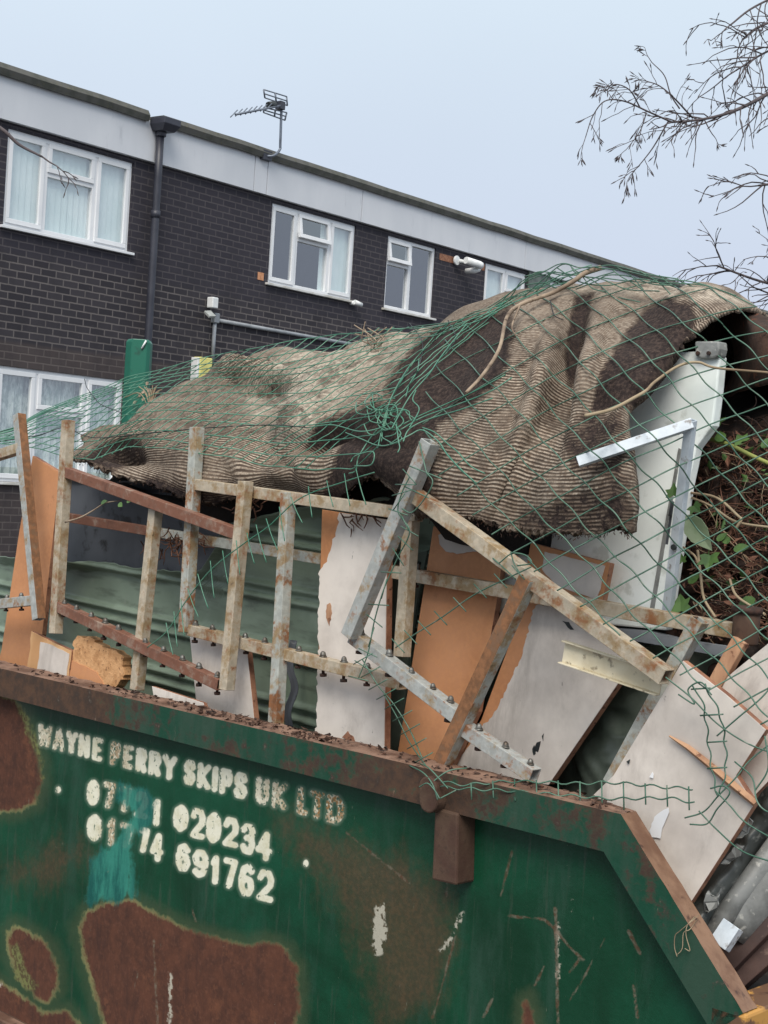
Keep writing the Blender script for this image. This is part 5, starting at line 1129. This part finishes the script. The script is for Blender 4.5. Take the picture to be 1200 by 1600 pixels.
# ridge loops standing clear of the carpet
mr_ = MB(); lp = [[(820, 432), (850, 424), (870, 414), (885, 412), (905, 418), (930, 417), (960, 415), (1010, 428), (1060, 436)], [(820, 462), (850, 435), (875, 415), (890, 414), (897, 424), (910, 432), (925, 450), (945, 456), (960, 463), (1000, 472)], [(640, 520), (700, 506), (760, 482), (810, 448), (840, 425), (880, 430), (900, 427), (925, 418)],
              [(822, 445), (850, 442), (870, 450), (900, 448), (930, 434), (960, 425)], [(820, 472), (848, 445), (862, 427), (880, 427), (910, 432), (940, 436), (980, 452), (1030, 455)], [(900, 452), (930, 440), (950, 430), (985, 432), (1020, 444), (1060, 446)], [(560, 532), (640, 512), (720, 500), (790, 470), (815, 440), (850, 425)]]
lp += [[(930, 418), (980, 424), (1030, 436), (1080, 440), (1130, 455), (1180, 478)], [(940, 434), (990, 440), (1040, 442), (1100, 446), (1150, 462)], [(870, 418), (905, 440), (950, 446), (1000, 436), (1045, 446)], [(960, 416), (985, 430), (1005, 452)], [(1000, 424), (1030, 442), (1050, 462)], [(1060, 438), (1090, 452), (1110, 470)],
       [(770, 486), (800, 455), (830, 436), (868, 424)], [(745, 500), (785, 470), (815, 462), (850, 470)], [(700, 512), (740, 488), (780, 478), (812, 458), (846, 448)], [(790, 500), (822, 470), (852, 452), (885, 432)]]
for q in lp: wire(mr_, cr([(x, y, .60 if x < 1000 else .55) for x, y in q], 8), RW, -.0)
mr_.build('ridge_loops', 'net_dark', net)
# knot of tangled ends by the leaning post
mk = MB(); r2 = np.random.default_rng(21)
bund = [[(590, 700), (600, 660), (612, 620), (640, 572), (670, 540), (700, 512)], [(596, 690), (604, 640), (630, 590), (660, 548), (690, 512)], [(612, 670), (640, 620), (670, 585), (690, 556), (730, 505)], [(620, 668), (655, 650), (700, 630), (740, 612), (790, 585)], [(625, 672), (660, 652), (710, 634), (765, 612), (800, 590)], [(630, 690), (640, 670), (670, 655), (720, 640), (770, 622)],
        [(480, 668), (520, 664), (560, 674), (590, 670), (612, 660)], [(540, 676), (565, 686), (590, 696), (612, 694), (640, 680), (660, 672), (685, 690), (700, 712), (722, 735), (745, 756)], [(600, 668), (606, 640), (596, 645), (590, 660), (600, 672), (616, 668)], [(612, 640), (626, 650), (630, 660), (615, 672), (603, 660), (608, 648), (622, 640)], [(660, 668), (680, 676), (700, 694), (715, 706), (735, 728), (758, 740)],
        [(545, 740), (556, 735), (560, 715), (575, 690), (590, 670)], [(554, 728), (580, 726), (583, 706), (556, 712), (548, 722)], [(640, 668), (655, 640), (645, 625), (650, 610)], [(655, 560), (652, 580), (640, 600), (634, 620)]]
for q in bund: wire(mk, cr(q, 6), RW, -.03+r2.normal(0, .006), 0)
for _ in range(16):
    x, y, a = 610+r2.normal(0, 14), 652+r2.normal(0, 12), r2.uniform(0, 6); q = []
    for w_ in range(7): q.append((x, y)); a += r2.normal(.5, .5); x += 9*math.cos(a); y += 8*math.sin(a)
    wire(mk, cr(q, 5), RW*.9, -.035+r2.normal(0, .008))
mk.build('tangled_knot', 'net', net)
# strand with pegs running down across the frames
mp_ = MB(); base = [(585, 738, .10), (540, 752, .10), (470, 778, .09), (420, 822, .085), (380, 850, .08), (330, 890, .08), (290, 940, .085), (262, 985, .09), (230, 1012, .095)]
bp = cr(base, 10); wire(mp_, [tuple(p) for p in bp], RW, 0); r2 = np.random.default_rng(5)
for p in bp[6:72:4]:
    L = r2.uniform(38, 58); sx = r2.uniform(4, 14); wire(mp_, cr([(p[0]-sx*.3, p[1]-L*.25, p[2]-.004), (p[0]+sx*.3, p[1]+L*.3, p[2]-.006), (p[0]+sx, p[1]+L*.8, p[2]-.012)], 4), RW*.85, 0)
mp_.build('loose_strand', 'net', net)
# ladder strip hanging over the rim and the biggest board
ms = MB(); r2 = np.random.default_rng(9)
T1 = cr([(690, 1222, -.02), (730, 1226, -.02), (800, 1221, .02), (900, 1224, .05), (960, 1223, .06), (1040, 1230, .06), (1082, 1232, .06)], 12); T2 = cr([(688, 1230, -.02), (740, 1233, -.02), (800, 1236, .0), (900, 1244, .03), (960, 1248, .045), (1040, 1247, .05), (1085, 1254, .05)], 12)
wire(ms, [(p[0], p[1]+2.4*math.sin(p[0]/6.3), p[2]) for p in T1], RW); wire(ms, [(p[0], p[1]+2.4*math.sin(p[0]/6.3+1), p[2]) for p in T2], RW)
for x in range(736, 1088, 34):
    a = T1[np.argmin([abs(p[0]-x) for p in T1])]; b = T2[np.argmin([abs(p[0]-x) for p in T2])]; wire(ms, [(x, a[1]-3, a[2]-.003), (x+1, b[1]+10+r2.uniform(0, 8), b[2]-.004)], RW)
V1 = cr([(1080, 1070, .05), (1095, 1090, .055), (1103, 1125, .06), (1108, 1170, .07), (1115, 1215, .06), (1122, 1245, .05)], 8); V2 = cr([(1100, 1068, .05), (1112, 1090, .055), (1126, 1120, .06), (1133, 1160, .07), (1134, 1200, .065), (1125, 1240, .05)], 8)
wire(ms, [(p[0]+2*math.sin(p[1]/6), p[1], p[2]) for p in V1], RW); wire(ms, [(p[0]+2*math.sin(p[1]/6), p[1], p[2]) for p in V2], RW)
for y, x0, x1 in ((1077, 1080, 1110), (1118, 1094, 1130), (1160, 1105, 1136), (1201, 1105, 1136)): wire(ms, [(x0, y, .055), (x1, y-2, .055)], RW)
for q in ([(1070, 1278, .05), (1100, 1268, .05), (1122, 1244, .045), (1150, 1215, .06), (1170, 1190, .08), (1200, 1165, .1)], [(1078, 1288, .05), (1105, 1287, .05), (1120, 1265, .045), (1140, 1240, .04), (1130, 1228, .04), (1110, 1232, .04)], [(1092, 1267, .045), (1120, 1296, .05), (1160, 1330, .03), (1210, 1348, .02)], [(1118, 1236, .04), (1140, 1258, .04), (1165, 1285, .04), (1215, 1315, .03)],
          [(1148, 1190, .07), (1175, 1215, .06), (1182, 1250, .04), (1195, 1266, .04), (1215, 1272, .04)], [(1040, 1058, .04), (1080, 1090, .05), (1120, 1130, .06), (1165, 1160, .07), (1215, 1180, .08)], [(1060, 1085, .05), (1085, 1100, .05), (1075, 1078, .05), (1095, 1066, .05), (1112, 1086, .05)], [(1120, 1150, .06), (1155, 1120, .07), (1190, 1090, .08), (1215, 1060, .1)], [(1195, 1150, .07), (1200, 1200, .06), (1180, 1235, .05)]):
    wire(ms, cr(q, 8), RW, 0)
for q in ([(640, 1196, -.0), (662, 1208, -.02), (676, 1226, -.035), (684, 1250, -.035)], [(648, 1190, .04), (670, 1200, -.01), (700, 1232, -.03)], [(655, 1230, -.04), (668, 1224, -.05), (680, 1236, -.05), (687, 1248, -.05)], [(687, 1248, -.04), (714, 1234, -.02)], [(672, 1225, -.03), (700, 1205, -.01), (730, 1200, .03)], [(600, 1085, .05), (620, 1120, .06), (640, 1160, .06), (668, 1200, .02)]): wire(ms, cr(q, 8), RW)
ms.build('ladder_strip', 'net_dark', net)
# barbed looking cut strip round the tilted frame
mt = MB(); r2 = np.random.default_rng(14); sp_ = cr([(640, 745, .05), (628, 770, .045), (622, 800, .045), (640, 830, .045), (622, 870, .05), (600, 920, .05), (585, 970, .05), (575, 1020, .05), (560, 1060, .05)], 8)
wire(mt, [tuple(p) for p in sp_], RW)
for p in sp_[::4]: a = r2.normal(.5, .5); wire(mt, [(p[0]-16*math.cos(a), p[1]-16*math.sin(a), p[2]-.004), (p[0]+16*math.cos(a), p[1]+16*math.sin(a), p[2]-.008)], RW*.85)
sp_ = cr([(566, 1030, .05), (590, 1070, .05), (615, 1100, .06), (640, 1140, .06), (660, 1185, .03)], 8); wire(mt, [tuple(p) for p in sp_], RW)
for p in sp_[::4]: wire(mt, [(p[0]-14, p[1]+8, p[2]-.004), (p[0]+16, p[1]-9, p[2]-.008)], RW*.85)
sp_ = cr([(618, 1012, .06), (650, 990, .055), (690, 965, .055), (740, 930, .055), (790, 905, .05), (830, 886, .045)], 8); wire(mt, [tuple(p) for p in sp_], RW)
for p in sp_[::5]: wire(mt, [(p[0]-6, p[1]-14, p[2]-.004), (p[0]+14, p[1]+8, p[2]-.008)], RW*.85)
for q in ([(655, 690, .06), (662, 720, .04), (668, 745, .035)], [(640, 728, .05), (690, 748, .03)], [(632, 760, .05), (670, 778, .03)], [(666, 738, .03), (676, 752, .03), (668, 772, .03), (645, 800, .04), (628, 795, .045)], [(780, 880, .06), (800, 865, .06), (822, 868, .06), (830, 880, .06), (808, 884, .06)], [(770, 872, .07), (790, 890, .06), (806, 905, .06)], [(798, 862, .06), (803, 880, .06), (812, 895, .06)]): wire(mt, cr(q, 6), RW)
mt.build('cut_strip', 'net_dark', net)
mt = MB()
for q in ([(132, 592), (136, 606), (148, 622), (158, 632), (190, 645)], [(0, 690), (60, 680), (100, 668), (130, 680), (160, 684), (240, 676), (330, 668), (420, 664), (480, 668)], [(640, 505), (660, 535), (655, 570), (640, 590)], [(700, 500), (712, 530), (690, 556)], [(860, 470), (866, 492), (880, 500)]): wire(mt, cr(q, 8), RW*.9, -.02)
mt.build('dark_wire', 'net_black', net)

# ------------------------------------------------------------------ sticks and roots lying on the heap
def stick(label, path, rr, mat='stick', sub=()):
    root = thing('stick', pt(*path[0]), label, 'stick'); p = cr([pt(*q) for q in path], 8); k = MB(); k.tube(p, np.linspace(rr, rr*.55, len(p)), 6); k.build('stem', mat, root)
    for s_ in sub: k = MB(); p = cr([pt(*q) for q in s_], 6); k.tube(p, np.linspace(rr*.5, rr*.2, len(p)), 5); k.build('side_shoot', mat, root)
stick('long bare root curving over the carpet up to the top of the netting', [(938, 418, .64), (915, 426, .60), (895, 440, .58), (862, 458, .55), (815, 475, .46), (792, 496, .38), (780, 545, .25), (755, 585, .16), (728, 614, .10)], .0066, sub=([(812, 478, .45), (800, 510, .36), (806, 525, .34)],))
stick('pale root lying across the corner of the white metal panel', [(914, 650, .10), (955, 640, .12), (990, 622, .15), (1010, 610, .18), (1024, 596, .22), (1060, 572, .3), (1090, 566, .33), (1120, 575, .34), (1200, 582, .34)], .0042, 'fibre_pale')
tw = thing('leafy_twig', pt(104, 815, .1), 'thin leafy twig behind the left frame post', 'twig'); k = MB(); p = cr([pt(*q) for q in [(102, 816, .12), (125, 809, .12), (145, 798, .13), (165, 786, .14), (190, 782, .15)]], 6); k.tube(p, np.linspace(.003, .0012, len(p)), 5); k.build('stem', 'stick', tw)
for x, y, a in ((158, 786, -1.2), (186, 786, -2), (198, 784, -1.2)): leaf(tw, x, y, .13, .022, a, 'oval', 'leaf', .5)
dp = thing('dry_plant', pt(232, 640, .62), 'small dry yellowish plant tuft beside the green steel post', 'plant'); r2 = np.random.default_rng(3)
for _ in range(12):
    a = r2.normal(0, 14); k = MB(); p = cr([pt(236, 648, .62), pt(236+a*.6, 615, .63), pt(234+a*1.4, 590+abs(a)+r2.uniform(0, 18), .64)], 5); k.tube(p, .0016, 4); k.build('stem', 'fibre_pale', dp)
for _ in range(10): leaf(dp, 236+r2.normal(0, 10), 616+r2.normal(0, 14), .63, .018, r2.uniform(-2, 2), 'oval', 'stick', .4)
tw = thing('twig_tuft', pt(585, 545, .75), 'small tuft of bare twigs caught in the netting on top of the carpet', 'twig'); r2 = np.random.default_rng(8)
for _ in range(9):
    k = MB(); x = 585+r2.normal(0, 5); p = cr([pt(x, 545+r2.normal(0, 6), .74), pt(x+r2.normal(0, 8), 530, .74), pt(x+r2.normal(0, 16), 514+r2.normal(0, 5), .75)], 5); k.tube(p, .0018, 4); k.build('twig', 'stick', tw)

# ------------------------------------------------------------------ bare trees
def bare_tree(name, label, base, h, r, seeds, seed, rmul=1.):
    root = thing(name, (base[0], base[1], 0), label, 'tree'); r2 = np.random.default_rng(seed)
    k = MB(); top = np.array([base[0], base[1], h]); tp_ = [np.array([base[0]+.05*math.sin(z*1.1), base[1]+.04*math.cos(z*.9), z]) for z in np.linspace(0, h, 14)]
    k.tube(tp_, np.linspace(r, r*.35, 14), 12); k.build('trunk', 'bark', root)
    k = MB()
    def grow(p, d, L, rad, lvl):
        n = max(5, int(L/.035)); pts_ = [p]; q = p.copy(); dd = d/np.linalg.norm(d)
        for i in range(n):
            dd = dd+r2.normal(0, .17, 3)*np.array([1, .6, 1])+np.array([0, 0, -.05*(1+lvl*.6)]); dd /= np.linalg.norm(dd); q = q+dd*L/n; pts_.append(q.copy())
            if lvl < 2 and i > 0 and r2.random() < (.5 if lvl == 0 else .34):
                ax = np.cross(dd, r2.normal(0, 1, 3)); ax /= np.linalg.norm(ax); a = r2.uniform(.4, .95); nd_ = dd*math.cos(a)+ax*math.sin(a)
                grow(q.copy(), nd_+np.array([0, 0, -.05]), L*r2.uniform(.25, .5)*(1-.4*i/n), rad*.6, lvl+1)
        rad = min(rad, .0036); rr = np.linspace(rad, max(.0012, rad*.4), len(pts_)); k.tube(pts_, rr, 4 if lvl else 5)
        if lvl >= 1:                                         # bud at the tip
            k.tube([pts_[-1], pts_[-1]+dd*.012, pts_[-1]+dd*.026], [.0016, .0028, .0008], 4)
    for sd in seeds:
        if sd[0] == 'line':
            p = cr(sd[1], 6); P_ = [CAM+ray(x, y)*z for x, y, z in p]; R0, R1_ = sd[2]; k.tube(P_, np.linspace(R0, R1_, len(P_)), 6); m_ = len(P_); dns = sd[3]
            if len(sd) > 5: m_ = len(P_)
            near = tp_[int(np.argmin([abs(t[2]-P_[0][2]) for t in tp_]))]; 
            if len(sd) < 6: k.tube(cr([near, near*.5+P_[0]*.5+np.array([0, 0, -.1]), P_[0]], 6), np.linspace(R0*1.6, R0, 13), 6)
            for i in range(2, m_-1):
                for _ in range(dns):
                    if r2.random() < .6:
                        dd = P_[i+1]-P_[i-1]; dd /= np.linalg.norm(dd); ax = np.cross(dd, r2.normal(0, 1, 3)*np.array([.5, 1, .5])); ax /= np.linalg.norm(ax); a = r2.uniform(.35, 1.0)
                        grow(P_[i], dd*math.cos(a)+ax*math.sin(a), r2.uniform(*sd[4]), R1_*.9, 1)
            grow(P_[-1], P_[-1]-P_[-2], r2.uniform(*sd[4])*1.1, R1_, 0)
    k.build('crown', 'bark', root); return root
tb = CAM+ray(1560, 800)*7.5
bare_tree('bare_tree', 'leafless tree reaching thin twigs in from the right above the heap', (tb[0], tb[1]), 5.4, .13,
  [('line', [(1330, 60, 7.4), (1210, 140, 7.0), (1150, 172, 6.8), (1100, 186, 6.7), (1050, 191, 6.6)], (.011, .0048), 2, (.10, .3)),
   ('line', [(1050, 191, 6.6), (1012, 174, 6.55), (975, 158, 6.5), (945, 158, 6.45), (926, 182, 6.45), (915, 214, 6.45)], (.0042, .0018), 1, (.05, .14), 1), ('line', [(1044, 190, 6.6), (1022, 228, 6.6), (1004, 252, 6.6), (985, 274, 6.6)], (.0038, .0018), 1, (.04, .11), 1), ('line', [(1082, 184, 6.65), (1052, 152, 6.6), (1030, 134, 6.6), (1008, 126, 6.6)], (.004, .0018), 1, (.04, .12), 1),
   ('line', [(1062, 170, 6.6), (1048, 148, 6.6), (1038, 118, 6.6), (1018, 97, 6.6)], (.0034, .0018), 0, (.03, .08), 1), ('line', [(1000, 168, 6.55), (985, 142, 6.5), (965, 132, 6.5), (946, 136, 6.5)], (.0034, .0016), 1, (.04, .1), 1), ('line', [(1010, 176, 6.55), (1000, 205, 6.55), (980, 232, 6.55)], (.003, .0016), 1, (.03, .1), 1), ('line', [(1100, 186, 6.7), (1110, 205, 6.7), (1118, 216, 6.7)], (.003, .0016), 0, (.03, .07), 1), ('line', [(1340, 20, 7.6), (1260, 20, 7.4), (1190, 40, 7.2), (1160, 62, 7.1)], (.009, .0045), 2, (.12, .34)), ('line', [(1330, -40, 7.3), (1250, -20, 7.2), (1180, 10, 7.1), (1140, 40, 7.0)], (.008, .004), 1, (.12, .32)),
   ('line', [(1340, 60, 7.1), (1260, 60, 7.0), (1200, 80, 6.9), (1150, 110, 6.9)], (.008, .004), 2, (.12, .32)), ('line', [(1340, 230, 7.2), (1270, 270, 7.0), (1210, 286, 6.9), (1185, 290, 6.9)], (.010, .005), 2, (.1, .25)), ('line', [(1340, 140, 7.2), (1270, 160, 7.0), (1215, 180, 6.9)], (.008, .004), 1, (.08, .2)),
   ('line', [(1340, 470, 8.2), (1260, 455, 8.0), (1190, 440, 7.9), (1120, 415, 7.8)], (.010, .005), 2, (.14, .34)), ('line', [(1340, 430, 8.2), (1270, 415, 8.0), (1215, 405, 7.9)], (.008, .004), 2, (.12, .3)), ('line', [(1340, 500, 8.2), (1260, 480, 8.0), (1180, 450, 7.9)], (.008, .004), 2, (.12, .28)),
   ('line', [(1330, -120, 7.2), (1200, -60, 7.0), (1090, -40, 6.8), (1060, -30, 6.8)], (.010, .005), 0, (.14, .2))], 17)
tb = CAM+ray(-420, 800)*7.0
bare_tree('bare_tree', 'bare branch reaching in from the left edge across the upper left window', (tb[0], tb[1]), 4.6, .10, [('line', [(-240, 120, 6.6), (-60, 170, 6.3), (0, 200, 6.2), (30, 226, 6.2), (66, 245, 6.2)], (.012, .0045), 0, (.12, .16))], 31)
